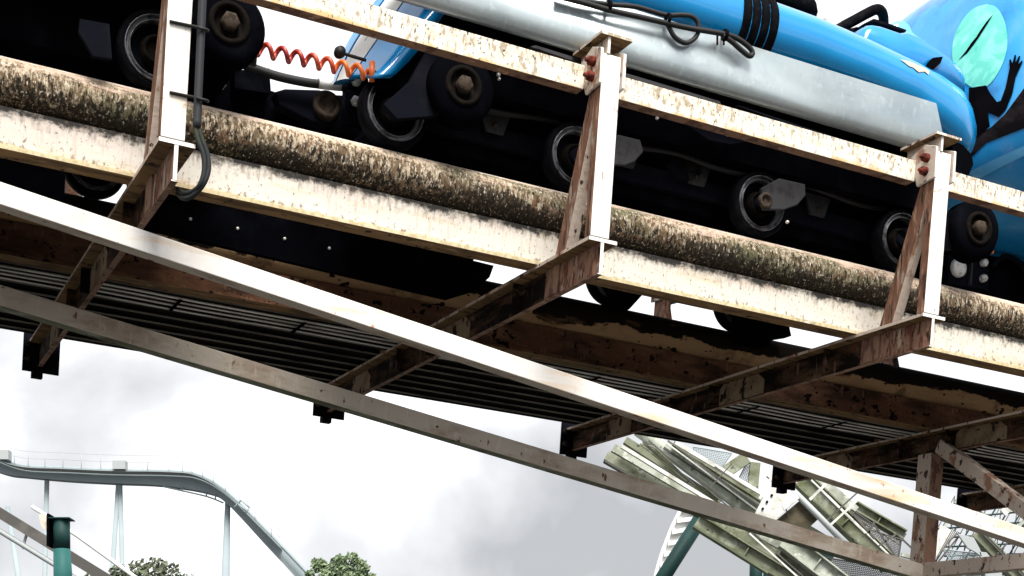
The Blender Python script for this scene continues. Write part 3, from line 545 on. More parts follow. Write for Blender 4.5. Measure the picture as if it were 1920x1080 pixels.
def shell_decal(name, pxs, target, parent, m, off=.003, step=5.0):
    b0 = Vector(target['_b']); vs0 = [v.co + b0 for v in target.data.vertices]
    bvh = BVHTree.FromPolygons(vs0, [tuple(p_.vertices) for p_ in target.data.polygons])
    o_ = TMI @ CAMP
    poly = []
    for i in range(len(pxs)):
        a, b = Vector(pxs[i]), Vector(pxs[(i + 1) % len(pxs)]); k = max(1, int((b - a).length / step))
        poly += [a + (b - a) * (j / k) for j in range(k)]
    P2 = list(poly); n = len(poly)
    def inside(q):
        r_ = False
        for i in range(n):
            a, b = poly[i], poly[(i + 1) % n]
            if (a.y > q.y) != (b.y > q.y) and q.x < (b.x - a.x) * (q.y - a.y) / (b.y - a.y) + a.x: r_ = not r_
        return r_
    us = [p_.x for p_ in poly]; vs_ = [p_.y for p_ in poly]
    u_ = min(us) + step / 2
    while u_ < max(us):
        v_ = min(vs_) + step / 2
        while v_ < max(vs_):
            q = Vector((u_, v_))
            if inside(q) and min((q - p_).length for p_ in poly) > step * .45: P2.append(q)
            v_ += step
        u_ += step
    res = delaunay_2d_cdt([Vector((p_.x, p_.y)) for p_ in P2], [], [list(range(n))], 1, 1e-4)
    out_ = []; ok = []
    for p_ in res[0]:
        d = (TMI.to_3x3() @ ray(p_.x, p_.y)).normalized(); h = bvh.ray_cast(o_, d)
        if h[0] is None: out_.append(Vector((0, 0, 0))); ok.append(False)
        else:
            nn = h[1] if h[1].dot(d) < 0 else -h[1]
            out_.append(h[0] + nn * off); ok.append(True)
    fs_ = [f for f in res[2] if all(ok[i] for i in f)]
    mb = MB(); mb.add(out_, fs_, m, True)
    return mb.build(name, parent)
pont = [o_ for o_ in c2.children if o_.name.startswith('side_pontoon')][0]
shell_decal('paint_chip', [(1687, 112), (1705, 116), (1738, 131), (1742, 134), (1740, 141), (1733, 135), (1722, 136), (1712, 128), (1704, 125)], pont, c2, M['chip'])
# seat and lap bar
hp = MB(); rr = []
for i, (dz, sc_) in enumerate(((0, .80), (.02, .95), (.10, 1.0), (.17, .93), (.205, .75), (.215, .4))):
    rr.append([Vector((.83 + .5 * .0 + sc_ * .115 * math.copysign(abs(math.cos(t)) ** .7, math.cos(t)), .78 + sc_ * .16 * math.copysign(abs(math.sin(t)) ** .7, math.sin(t)), 1.20 + dz)) for t in [2 * math.pi * k / 24 for k in range(24)]])
hr = hp.loft(rr, M['rubber']).build('headrest', c2)
hr2 = [tk(u, v, 1, .62) for u, v in ((1440, -30), (1490, -12), (1512, 2), (1521, 20), (1524, 38), (1500, 34), (1400, 0), (1390, -20))]
rg = []
for yy, s_ in ((.56, .86), (.59, .97), (.66, 1), (.84, 1), (.90, .95), (.92, .85)):
    cx = sum(p_.x for p_ in hr2) / 8; cz = sum(p_.z for p_ in hr2) / 8
    rg.append([Vector((cx + (p_.x - cx) * s_, yy, cz + (p_.z - cz) * s_)) for p_ in hr2])
MB().loft(rg, M['rubber']).build('seat_back', c2)
lb = [tk(u, v, 1, yy) for u, v, yy in ((1560, 62, .58), (1580, 50, .58), (1604, 37, .58), (1628, 24, .58), (1642, 18, .58), (1651, 20, .60), (1656, 30, .64), (1657, 46, .70))]
MB().tube(smooth_path(lb, 5), .021, M['rubber'], seg=14).build('lap_bar', c2)
p = tk(1562, 44, 1, .585); MB().lathe([(0, -.01), (.034, -.01), (.038, 0), (.038, .03), (0, .03)], p, M['offwhite'], seg=24).build('lap_bar_pivot', c2)
plate(MB(), [(1575, 58), (1608, 50), (1618, 70), (1600, 78)], .56, .60, M['rubber']).build('grip', c2)
plate(MB(), [(874, -40), (905, 20), (905, 130), (840, 150), (702, 170), (704, 149), (738, 117), (763, 88), (790, 52), (816, 14), (842, -22)], .40, .52, M['black']).build('end_bulkhead', c2)
# blue end cowl toward the left car
near_e = [tk(u, v, 1, .36) for u, v in ((868, -60), (838, -22), (812, 12), (786, 50), (760, 86), (735, 116), (712, 138), (700, 147))]
far_e = [tk(u, v, 1, .72) for u, v in ((782, -95), (742, -48), (706, 0), (675, 42), (652, 80), (637, 112), (628, 142), (624, 160))]
def cowl_at(k, t): return near_e[k].lerp(far_e[k], t) + Vector((-.035 * math.sin(math.pi * t), 0, 0))
rgs = []
for i_ in range(13):
    t = i_ / 12; a_ = [cowl_at(k, t) for k in range(8)]
    rgs.append(a_ + [p_ + Vector((.06, 0, .015)) for p_ in reversed(a_)])
cowl_o = MB().loft(rgs, M['blue']).build('end_cowl', c2, label='curved blue end cowl')
def strip(name, ta, tb, m):
    b_ = MB(); g_ = [[cowl_at(k, ta + (tb - ta) * i_ / 5) + Vector((-.003, 0, 0)) for k in range(8)] for i_ in range(6)]
    for i_ in range(5):
        for k in range(7): b_.add([g_[i_][k], g_[i_][k + 1], g_[i_ + 1][k + 1], g_[i_ + 1][k]], [(0, 1, 2, 3)], m, True)
    return b_.build(name, c2)
strip('white_band', .36, .68, M['white']); strip('dark_stripe', .74, .98, M['mural_blue'])  # white band over the middle of the cowl, darker one beyond it
ar = MB().tube(smooth_path([tk(637, 98, 1, .41), tk(662, 106, 1, .41), tk(686, 113, 1, .41)], 4), .006, M['cable'], seg=8)
ar.lathe([(0, -.02), (.016, -.018), (.02, 0), (.016, .018), (0, .02)], tk(637, 98, 1, .41), M['cable'], seg=14)
ar.build('release_lever', c2)

# cables tied along the top of the silver panel
cb = thing('cable_bundle', 'black cable bundle with loose loops tied along the top of the silver panel', 'cable', base=tuple(tk(1200, 30, 1, .19)))
ca = [tk(u, v, 1, .186) for u, v in ((1040, -14), (1087, 0), (1140, 8), (1193, 13), (1247, 28), (1275, 28), (1297, 31), (1309, 44), (1308, 64), (1296, 77), (1282, 80), (1264, 68), (1252, 46))]
MB().tube(smooth_path(ca, 5), .0085, M['cable'], seg=10).build('cable', cb)
ca = [tk(u, v, 1, .176) for u, v in ((1040, -8), (1093, 5), (1147, 20), (1200, 32), (1243, 42), (1293, 53), (1353, 63), (1380, 71), (1404, 88), (1411, 100), (1405, 105), (1390, 94), (1372, 78), (1355, 66))]
MB().tube(smooth_path(ca, 5), .0095, M['cable'], seg=10).build('cable', cb)
for u, v in ((1141, 12), (1252, 36), (1359, 66)):
    p = tk(u, v, 1, .18); MB().lathe([(.014, -.006), (.021, -.005), (.021, .005), (.014, .006)], p, M['rubber'], axis=0, seg=14).build('zip_tie', cb)
for u in (1345, 1357):
    MB().tube([tk(u, 66, 1, .188), tk(u, 84, 1, .188)], .004, M['redrust'], seg=8).build('terminal', cb)

# ---- coupling between the left and middle cars
cp = thing('coupling_bar', 'black coupling bar with round pivot bolts joining the left and middle cars', 'coupling', base=(-.95, .90, .55))
b_ = plate(MB(), [(380, 135), (505, 128), (508, 170), (600, 200), (640, 232), (700, 240), (700, 262), (380, 205)], .92, 1.10, M['black'])
plate(b_, [(625, 178), (702, 182), (702, 262), (625, 236)], .93, 1.05, M['black'])
b_.build('drawbar', cp)
b_ = plate(MB(), [(515, 172), (535, 166), (600, 168), (628, 178), (640, 205), (632, 228), (612, 236), (585, 228), (524, 196)], .84, .90, M['char']); kn = b_.build('knuckle', cp, bevel=.006)
MB().lathe([(.052, 0), (.052, -.02), (.034, -.026), (.030, -.016), (0, -.016)], tk(611, 200, 1, .839), M['nut'], seg=24).build('pivot_bolt', kn)
b_ = plate(MB(), [(648, 166), (690, 178), (688, 236), (646, 230)], .80, .838, M['char']); bk = b_.build('bracket', cp)
b_ = plate(MB(), [(640, 160), (655, 143), (672, 138), (690, 146), (694, 172), (650, 165)], .80, .842, M['black']); b_.build('eyelet', cp)
for u, v, r_ in ((667, 153, .020), (666, 191, .019), (414, 160, .016)):
    p = tk(u, v, 1, .799); MB().lathe([(r_, 0), (r_, -.014), (r_ * .8, -.02), (0, -.02)], p, M['zinc'], seg=6).build('bolt', bk)
plate(MB(), [(440, 130), (470, 132), (500, 145), (507, 158), (506, 175), (440, 165)], .86, .9195, M['black']).build('buffer', cp)
sc = MB().tube(smooth_path([tk(u, v, 1, .80) for u, v in ((436, 112), (470, 126), (520, 143), (570, 154), (600, 158), (648, 163))], 5), [.016] * 26, M['cable'], seg=10)
o_ = single(sc, 'safety_cable', 'sagging black safety cable with a silver end above the coupling bar', 'cable', base=tuple(tk(560, 150, 1, .80)))
fe = MB().tube([tk(597, 156.5, 1, .795), tk(638, 161, 1, .795)], .0185, M['zinc'], seg=12)
fe_ = fe.build('ferrule', o_, base=None) if False else None
ob = MB().tube([tk(597, 156.5, 1, .795) - tk(560, 150, 1, .80), tk(638, 161, 1, .795) - tk(560, 150, 1, .80)], .0185, M['zinc'], seg=12).build('ferrule'); ob.parent = o_
# coiled hose
hz_ = thing('coiled_air_hose', 'coiled red air hose stretched between the left and middle cars', 'hose', base=tuple(tk(590, 115, 1, .40)))
a = tk(468, 88, 1, .40); b = tk(700, 140, 1, .40); pts = []
axd = (b - a).normalized(); up = Vector((0, 0, 1)); up = (up - axd * up.dot(axd)).normalized(); sd2 = axd.cross(up)
turns = 8.2; N_ = 170
for i in range(N_ + 1):
    t = i / N_; ph = 2 * math.pi * turns * t; r_ = .0185 * (1 if .03 < t < .97 else .6)
    pts.append(a + (b - a) * t + up * (r_ * math.cos(ph)) + sd2 * (r_ * math.sin(ph)))
MB().tube(pts[:120], .0082, M['red'], seg=10).build('coil', hz_)
MB().tube(pts[119:], .0082, M['orange'], seg=10).build('coil', hz_, label='brighter orange end of the coil')
MB().tube([tk(698, 116, 1, .39), tk(697, 152, 1, .39)], .0105, M['orange'], seg=10).build('fitting', hz_)
MB().tube([tk(478, 80, 1, .40), tk(474, 122, 1, .40)], .012, M['cable'], seg=10).build('fitting', hz_)

# ---- front car at the right
c3 = thing('coaster_car', 'right coaster car with a rounded nose painted with a turquoise moon and black figure', 'coaster car', base=(2.8, 1.04, .30), group='cars of the blue coaster train')
NOSE = ((1.93, .30, .76, 1.02), (1.95, .48, .72, 1.24), (1.99, .62, .69, 1.44), (2.06, .74, .67, 1.64), (2.16, .82, .65, 1.80), (2.32, .88, .64, 1.92), (2.6, .90, .64, 1.98), (4.2, .90, .64, 1.98))
sec = smooth_path([(x_, hy, (a + b) / 2) for x_, hy, a, b in NOSE], 6); sec2 = smooth_path([(x_, (b - a) / 2, 0) for x_, hy, a, b in NOSE], 6)
rs = [ring(p_[0], 1.04, p_[2], p_[1], q_[1], n=120, p=2.5) for p_, q_ in zip(sec, sec2)]
shell = MB().loft(rs, M['mural_blue']).build('body_shell', c3)
MOON = [(1851, 9), (1868, 14), (1882, 35), (1889, 65), (1888, 95), (1878, 125), (1862, 152), (1845, 165), (1825, 165), (1805, 150), (1790, 125), (1786, 96), (1792, 65), (1808, 35), (1828, 16)]
shell_decal('moon', [(q_.x, q_.y) for q_ in smooth_path([(u, v, 0) for u, v in MOON + MOON[:1]], 4)[:-1]], shell, c3, M['turq'], off=.003, step=4)
shell_decal('claw_mark', [(1798, 114), (1812, 97), (1822, 82), (1832, 70), (1840, 57), (1850, 43), (1863, 28), (1854, 44), (1845, 58), (1836, 72), (1826, 86), (1815, 100)], shell, c3, M['mural_black'], off=.005, step=3)
shell_decal('ground_band', [(1816, 300), (1822, 262), (1860, 238), (1885, 214), (1920, 166), (1960, 140), (1960, 225), (1900, 248), (1850, 268)], shell, c3, M['mural_brown'], off=.004)
shell_decal('figure', [(1818, 166), (1850, 161), (1857, 175), (1870, 192), (1877, 190), (1886, 166), (1891, 142), (1894, 128), (1893, 114), (1896, 112), (1899, 120), (1903, 104), (1906, 105), (1905, 118), (1911, 106), (1914, 107), (1910, 121), (1917, 114), (1918, 118), (1911, 132), (1905, 146), (1899, 176), (1887, 206), (1873, 220), (1853, 211), (1857, 238), (1840, 252), (1818, 270)], shell, c3, M['mural_black'], off=.006, step=4)
shell_decal('pale_band', [(1818, 345), (1818, 322), (1860, 300), (1960, 255), (1960, 272), (1870, 316)], shell, c3, M['blue_pale'], off=.004)
b_ = MB().box(2.75, 4.2, .56, 1.52, .385, .70, M['black'])
plate(b_, [(1772, 462), (1800, 470), (1880, 465), (1935, 430), (1935, 600), (1772, 560)], .86, 1.2, M['black'])
b_.build('chassis', c3)
b_ = plate(MB(), [(1778, 478), (1825, 480), (1855, 486), (1853, 545), (1778, 530)], .80, .855, M['char']); hb = b_.build('hitch_plate', c3)
MB().lathe([(.042, 0), (.042, -.015), (.03, -.02), (0, -.02)], tk(1795, 503, 1, .799), M['zinc'], seg=20).build('pivot_bolt', hb)
for u, v in ((1842, 494), (1841, 523)): ybolt(MB(), u, v, .799, .018, M['zinc'], h=.025).build('bolt', hb)
plate(MB(), [(1823, 480), (1826, 480), (1822, 534), (1819, 534)], .785, .799, M['arm']).build('rib', hb)
MB().tube(smooth_path([tk(u, v, 1, .8) for u, v in ((1860, 500), (1880, 482), (1900, 486), (1918, 500), (1930, 540))], 4), .012, M['char'], seg=10).build('hitch_arm', c3)
make_wheel(c3, 2.44, .424)
make_wheel(c3, 2.44, .424, y=1.623)
hz2 = thing('coiled_air_hose', 'orange end of a coiled air hose under the right car nose', 'hose', base=tuple(tk(1850, 458, 1, .78)))
cc = tk(1850, 460, 1, .74); pts = []
for i in range(60):
    t = i / 59; ph = 2 * math.pi * 2.5 * t
    pts.append(cc + Vector((-.03 + .07 * t, .03 * math.sin(ph), .026 * math.cos(ph) + .004)))
MB().tube(pts, .008, M['orange'], seg=8).build('coil', hz2)
MB().tube([tk(1838, 458, 1, .735), tk(1842, 470, 1, .735)], .013, M['blue_pale'], seg=8).build('fitting', hz2)
# coupling under the nose
c4 = thing('coupling_bar', 'black coupling bar in the gap right of the right upright', 'coupling', base=(1.95, .95, .5))
plate(MB(), [(1760, 480), (1800, 488), (1800, 545), (1760, 535)], .90, .99, M['black']).build('drawbar', c4)
MB().tube([tk(1770, 462, 1, .88), tk(1802, 468, 1, .88)], .012, M['zinc'], seg=10).build('ferrule', c4)

# ================================================================== background, left: distant coaster
YF = 60.0
fc = thing('distant_coaster', 'distant grey green coaster track arching over tall columns at the lower left', 'coaster', base=tuple(at(250, 1700, YF)), track=False)
top = [(-160, 800), (-60, 838), (0, 865), (52, 882), (130, 886), (219, 890), (326, 892), (378, 899), (430, 930), (500, 998), (579, 1080), (650, 1160)]
bot = [(-160, 822), (-60, 864), (10, 890), (52, 896), (130, 903), (219, 908), (305, 912), (391, 926), (427, 946), (500, 1024), (552, 1080), (620, 1160)]
tp3 = smooth_path([at(u, v, YF) for u, v in top], 5); bt3 = smooth_path([at(u, v, YF) for u, v in bot], 5)
rg = []
for a, b in zip(tp3, bt3):
    rg.append([a + Vector((0, -.22, 0)), a + Vector((0, .22, 0)), b + Vector((0, .22, 0)), b + Vector((0, -.22, 0))])
MB().loft(rg, M['far_grey'], smooth=False).build('spine', fc)
for dy in (-.55, .55):
    MB().tube([p_ + Vector((0, dy, .06)) for p_ in tp3], .07, M['far_grey'], seg=8).build('rail', fc)
hr_ = MB(); hp_ = []
for i, p_ in enumerate(tp3):
    if i % 2 == 0 and i < len(tp3) - 8:
        hr_.tube([p_ + Vector((0, -.85, 0)), p_ + Vector((0, -.85, .62))], .011, M['far_pale'], seg=5)
for h_ in (.34, .62): hr_.tube([p_ + Vector((0, -.85, h_)) for p_ in tp3[:-8]], .008, M['far_pale'], seg=5)
hr_.build('handrail', fc)
fl = MB(); wr = [[p_ + Vector((0, -.9, -.04)), p_ + Vector((0, -.25, -.04)), p_ + Vector((0, -.25, -.02)), p_ + Vector((0, -.9, -.02))] for p_ in tp3[:-8]]
fl.loft(wr, M['far_pale'], smooth=False).build('catwalk', fc)
pa = smooth_path([at(u, v, YF - .3) for u, v in ((305, 912), (345, 921), (388, 931), (419, 943))], 4)
lm = MB().tube(pa, .032, M['far_grey'], seg=6)
for u, v0, v1 in ((342, 911, 920), (387, 921, 930), (404, 926, 937)): lm.tube([at(u, v0, YF - .3), at(u, v1, YF - .3)], .03, M['far_grey'], seg=6)
lm.build('lower_brace', fc)
def col_leg(u0, v0, u1, v1, w0, w1, Y=YF): return MB().tube([at(u0, v0, Y), at(u1, v1, Y)], [w0 / 2 / F_PX * Y, w1 / 2 / F_PX * Y], M['far_grey'], seg=14)
def to_ground(u0, v0, u1, v1, Y):                                   # continue a measured leg down to the ground
    vg = PP_Y + CAM_H * F_PX / Y; k = (vg - v0) / (v1 - v0); return u0 + (u1 - u0) * k, vg
for (u0, v0, u1, v1, w0, w1) in ((88, 900, 84, 1080, 9, 9), (222, 905, 212, 1052, 9, 9), (225, 905, 229, 1054, 9, 9), (427, 940, 423, 1080, 10, 16), (14, 950, 34, 1080, 8, 9)):
    ug, vg = to_ground(u0, v0, u1, v1, YF)
    col_leg(u0, v0, ug, vg, w0, w1 * (1.0 if w1 == w0 else 2.2)).build('column', fc)
eq = MB().box(-.26, .26, -1.0, -.6, .0, .34, M['far_pale']); ce = at(235, 889, YF)
for v_ in eq.v: v_ += ce
eq.build('equipment_box', fc)
eq = MB().box(-.25, .25, -1.0, -.6, .02, .40, M['far_pale']); ce = at(20, 872, YF)
for v_ in eq.v: v_ += ce
eq.build('equipment_box', fc)
ce = at(452, 948, YF); ef = MB()
q1, q2 = at(438, 950, YF), at(468, 958, YF)
for a, b in (((438, 952), (452, 938)), ((452, 938), (468, 952)), ((468, 952), (460, 962)), ((452, 938), (440, 952)), ((446, 945), (462, 958))):
    ef.tube([at(*a, YF - .9), at(*b, YF - .9)], .03, M['far_grey'], seg=6)
ef.build('gate_frame', fc)

# ---- nearer white track section and its teal post
YL = 16.0
wt = thing('white_coaster_track', 'grey and white coaster track sloping past the teal post at the left bottom', 'coaster track', base=tuple(at(100, 1300, YL)), track=False)
def wbar(a, b, w_, h_, m, Y0=YL, Y1=YL, m2=None): return MB().bar(at(*a, Y0), at(*b, Y1), w_ / F_PX * Y0, h_ / F_PX * Y0, m, m2=m2)
wbar((-60, 925), (260, 1122), 26, 19, M['dgrey'], m2=M['dgrey']).build('spine', wt)
MB().tube([at(-60, 960, YL), at(0, 996, YL), at(101, 1058, YL), at(200, 1122, YL)], 5 / F_PX * YL, M['far_pale'], seg=10).build('rail', wt)
MB().tube([at(60, 950, YL + .6), at(143, 1003, YL + .6), at(250, 1080, YL + .6), at(320, 1132, YL + .6)], 4 / F_PX * YL, M['track_white'], seg=10).build('rail', wt)
for u in (-20, 52, 190): MB().bar(at(u, 958 + (u + 20) * .625 - 8, YL), at(u - 10, 958 + (u + 20) * .625 + 26, YL), .025, .025, M['far_pale']).build('rail_tie', wt)
tpst = thing('support_post', 'teal steel post with a dark capped top at the left bottom', 'support post', base=tuple(at(116, PP_Y + CAM_H * F_PX / (YL - 1.4), YL - 1.4)), track=False)
Yp = YL - 1.4; r0 = 15.5 / F_PX * Yp
gp = at(122, PP_Y + CAM_H * F_PX / Yp, Yp)
MB().tube([at(116, 1030, Yp), at(118, 1080, Yp), Vector((gp.x, gp.y, 0))], [r0, r0 * 1.1, r0 * 1.1], M['teal'], seg=24).build('column', tpst)
MB().tube([at(115.5, 976, Yp), at(116, 1029.5, Yp)], r0 * .99, M['teal_dark'], seg=24).build('head', tpst)
cpb = MB()
p0 = at(116, 975, Yp)
cpb.box(p0.x - r0 * 1.25, p0.x + r0 * 1.25, Yp - r0 * 1.2, Yp + r0 * 1.2, p0.z + .001, p0.z + .012, M['teal_dark'])
cpb.box(p0.x - r0 * 1.55, p0.x - r0 * 1.26, Yp - r0, Yp + r0, p0.z - .27, p0.z + .05, M['black'])
cpb.box(p0.x - r0 * 1.5, p0.x + r0 * .6, Yp + r0 * .2, Yp + r0 * 1.1, p0.z + .013, p0.z + .030, M['black'])
cpb.build('cap_flange', tpst)
pl = MB(); qq = [at(74, 964, Yp), at(92, 967, Yp), at(91, 1000, Yp), at(83, 992, Yp), at(77, 984, Yp)]
pl.prism([(p_.x, p_.z) for p_ in qq], 1, Yp - .02, Yp + .02, M['grey_chord']); pl.build('side_bracket', tpst)

# ---- trees
def tree(name, label, u, vtop, Y, wpx, m, n_leaf, seed, leaf):
    rnd = random.Random(seed)
    ztop = at(u, vtop, Y).z; xc = at(u, vtop, Y).x; wr_ = wpx / 2 / F_PX * Y
    root = thing(name, label, 'tree', base=(xc, Y, 0), track=False)
    th = ztop * .55
    tr_ = MB().tube([(xc, Y, 0), (xc + .1, Y, th * .5), (xc - .05, Y, th), (xc, Y, ztop - wr_ * .4)], [.28, .22, .16, .03], M['bark'], seg=10)
    for k in range(9):
        a_ = k * 2.4; zz = th * (.75 + .09 * k) if th * (.75 + .09 * k) < ztop - wr_ * .3 else ztop - wr_ * .5
        tr_.tube([(xc, Y, zz - .4), (xc + .5 * wr_ * math.cos(a_), Y + .5 * wr_ * math.sin(a_), zz + .2), (xc + .85 * wr_ * math.cos(a_), Y + .85 * wr_ * math.sin(a_), zz + .6)], [.09, .05, .02], M['bark'], seg=6)
    tr_.build('trunk', root)
    zc = ztop - wr_ * .95
    cl = []
    for k in range(150):
        while True:
            q = Vector((rnd.uniform(-1, 1), rnd.uniform(-1, 1), rnd.uniform(-1, 1)))
            if .25 < q.length < 1: break
        cl.append((Vector((xc + q.x * wr_ * 1.0, Y + q.y * wr_, zc + q.z * wr_ * .92)), wr_ * rnd.uniform(.09, .19)))
    cr = MB()
    vs_, fs_ = [], []
    for i in range(n_leaf):
        c_, r_ = cl[i % len(cl)]
        d = Vector((rnd.gauss(0, 1), rnd.gauss(0, 1), rnd.gauss(0, 1))).normalized() * r_ * rnd.uniform(.55, 1.05)
        p_ = c_ + d
        nx = Vector((rnd.gauss(0, 1), rnd.gauss(0, 1), rnd.gauss(0, 1))).normalized(); ny = nx.orthogonal().normalized(); nz_ = nx.cross(ny)
        s_ = leaf * rnd.uniform(.6, 1.3); k = len(vs_)
        vs_ += [p_ + ny * s_, p_ + nz_ * s_ * .5, p_ - ny * s_, p_ - nz_ * s_ * .5]; fs_.append((k, k + 1, k + 2, k + 3))
    cr.add(vs_, fs_, m); cr.build('crown', root, recalc=False)
tree('broadleaf_tree', 'dark grey green tree crown behind the white track at the left bottom', 262, 1041, 42, 330, M['leaf_dark'], 26000, 3, .085)
tree('broadleaf_tree', 'bright green tree crown right of the descending distant coaster track', 632, 1039, 46, 140, M['leaf'], 16000, 5, .075)

# ================================================================== background, right: the green lift structure
YR = 15.0
def pv_(u, v, d=0.0): return at(u, v, YR + d)
def beam(name, parent, a, b, wpx, m, d0=0.0, d1=0.0, depth=.16, m2=None):
    A, B = pv_(*a, d0), pv_(*b, d1); h = wpx / F_PX * YR
    if wpx < 12: return MB().bar(A, B, depth, h, m, m2=m2).build(name, parent, bevel=.004)
    d = (B - A).normalized(); sd_ = d.cross(Vector((0, 0, 1))).normalized(); u = sd_.cross(d)     # I section: web and two flanges
    if sd_.y > 0: sd_ = -sd_
    mb = MB().bar(A, B, depth * .3, h - .03, m, m2=m2)
    for sgn in (1, -1): mb.bar(A + u * (sgn * (h / 2 - .007)), B + u * (sgn * (h / 2 - .007)), depth, .014, m, m2=m2)
    n_ = max(2, int((B - A).length / .45))
    for k in range(1, n_): c_ = A.lerp(B, k / n_); mb.bar(c_ - u * (h / 2 - .015), c_ + u * (h / 2 - .015), .012, depth * .8, m, up=sd_)
    return mb.build(name, parent)
gs = thing('lift_hill_structure', 'mossy green and white steel lift structure with mesh catwalks at the lower right', 'steel structure', base=tuple(pv_(1500, 1500)), track=False)
def rod(name, a, b, wpx, m, d0=0.0, depth=None):
    h = wpx / F_PX * YR
    return MB().bar(pv_(*a, d0), pv_(*b, d0), depth or h, h, m).build(name, gs)
rod('girder', (1136, 857), (1545, 1096), 17, M['olive'], 0, .20); rod('girder_lip', (1134, 864), (1545, 1104), 4, M['dgrey'], -.11, .03)
rod('girder', (1149, 842), (1500, 1048), 15, M['pale_green'], .30, .18); rod('girder_lip', (1146, 850), (1500, 1057), 2.5, M['offwhite'], .16, .02)
rod('edge_rail', (1165, 837), (1350, 951), 6.5, M['offwhite'], -.2, .05)
rod('girder', (1172, 826), (1345, 940), 13, M['olive'], .55, .10)
rod('cable_run', (1205, 828), (1388, 985), 3, M['dgrey'], .25); rod('cable_run', (1216, 826), (1400, 978), 2.2, M['dgrey'], .2)
MB().tube([pv_(1196, 806, .5), pv_(1440, 985, .5), pv_(1560, 1075, .5)], 12.5 / F_PX * YR, M['pale_green'], seg=20).build('tube_rail', gs)
rod('cable_run', (1238, 822), (1440, 972), 2.5, M['offwhite'], .2); rod('cable_run', (1252, 826), (1446, 968), 2.5, M['dgrey'], .2)
rod('girder', (1248, 834), (1437, 958), 15, M['pale_green'], .45, .14); rod('girder_lip', (1244, 840), (1434, 966), 2.5, M['dgrey'], .35, .02)
rod('girder', (1262, 832), (1440, 946), 8, M['olive'], .30, .10)
rod('edge_rail', (1266, 830), (1428, 926), 7, M['offwhite'], .1, .05)
beam('girder', gs, (1500, 898), (1668, 1060), 34, M['olive'], .2, .2)
rod('girder_lip', (1521, 900), (1690, 1063), 3, M['offwhite'], .05, .02); rod('girder_lip', (1538, 918), (1622, 1000), 2.5, M['offwhite'], .02, .02)
rod('girder', (1532, 900), (1600, 962), 28, M['pale_green'], .55, .06)
beam('girder', gs, (1598, 948), (1694, 1004), 19, M['olive'], .7, .7); rod('edge_rail', (1592, 962), (1688, 1020), 4, M['offwhite'], .68, .04)
rod('brace', (1688, 1016), (1698, 1000), 4, M['dgrey'], .65)
beam('girder', gs, (1306, 978), (1490, 1092), 26, M['olive'], -.1, -.1); rod('girder_lip', (1300, 986), (1440, 1074), 4, M['leaf_dark'], -.25, .03)
rod('girder', (1400, 1010), (1490, 1070), 14, M['pale_green'], .2, .12)
beam('girder', gs, (1470, 1012), (1590, 1105), 34, M['pale_green'], -.2, -.2)
rod('cable_run', (1405, 1000), (1500, 1086), 3, M['offwhite'], -.3); rod('cable_run', (1412, 998), (1512, 1086), 2, M['dgrey'], -.3)
rod('girder', (1508, 988), (1602, 1044), 12, M['olive'], .5, .10); rod('edge_rail', (1500, 1030), (1600, 1092), 6, M['offwhite'], .3, .04)
for a, b, w_, m_ in (((1518, 937), (1548, 908), 5, 'offwhite'), ((1553, 988), (1612, 934), 4, 'offwhite'), ((1548, 978), (1606, 925), 3, 'dgrey'), ((1424, 936), (1446, 896), 5, 'offwhite'), ((1350, 892), (1400, 858), 24, 'olive'), ((1416, 868), (1410, 930), 20, 'olive'), ((1458, 1040), (1478, 1010), 4, 'offwhite'),
    ((1318, 880), (1352, 940), 14, 'olive'), ((1340, 875), (1400, 915), 2.5, 'dgrey'), ((1330, 915), (1372, 870), 2, 'dgrey'), ((1460, 912), (1478, 968), 2, 'dgrey'), ((1440, 890), (1460, 908), 9, 'offwhite'), ((1640, 985), (1690, 1060), 3, 'dgrey'), ((1646, 1025), (1682, 1000), 3, 'dgrey'),
    ((1600, 965), (1640, 1010), 4, 'dgrey'), ((1610, 955), (1618, 990), 10, 'char'), ((1628, 1000), (1640, 978), 4, 'dgrey'), ((1538, 1030), (1560, 1048), 14, 'teal_dark'), ((1600, 1045), (1600, 1095), 14, 'olive')):
    rod('brace', a, b, w_, M[m_], -.12 if w_ < 6 else .75, None if w_ < 6 else .06)
MB().tube([pv_(1485, 918, -.15), pv_(1535, 968, -.15), pv_(1600, 1035, -.15)], 6 / F_PX * YR, M['far_pale'], seg=12).build('pipe', gs)
def flat(name, pxs, d0, th, m, parent=gs, m2=None):
    pts = [pv_(u, v, d0) for u, v in pxs]
    return MB().prism([(p_.x, p_.z) for p_ in pts], 1, YR + d0, YR + d0 + th, m).build(name, parent, bevel=.003)
gp_ = flat('gusset_plate', [(1443, 908), (1456, 918), (1470, 960), (1448, 982), (1413, 968), (1430, 935)], -.25, .03, M['offwhite'])
for u, v in ((1447, 929), (1438, 941), (1430, 954), (1421, 967)):
    MB().lathe([(.014, 0), (.014, -.014), (0, -.014)], pv_(u, v, -.251), M['hub'], seg=6).build('bolt', gp_)
flat('gusset_plate', [(1458, 926), (1490, 920), (1499, 934), (1470, 958)], -.22, .03, M['offwhite'])
flat('stained_panel', [(1450, 980), (1500, 938), (1538, 970), (1512, 994), (1470, 992)], -.1, .05, M['brown_plate'])
def mesh_panel(name, pxs, d0, nu, nv, r_, m):                        # grating: woven rods inside a four sided frame
    A, B, C_, D_ = [pv_(u, v, d0) for u, v in pxs]
    mb = MB()
    for i in range(nu + 1):
        t = i / nu; mb.tube([A.lerp(B, t), D_.lerp(C_, t)], r_ if i % nu else r_ * 2.2, m, seg=4, caps=False)
    for i in range(nv + 1):
        t = i / nv; mb.tube([A.lerp(D_, t), B.lerp(C_, t)], r_ if i % nv else r_ * 2.2, m, seg=4, caps=False)
    return mb.build(name, gs, recalc=False)
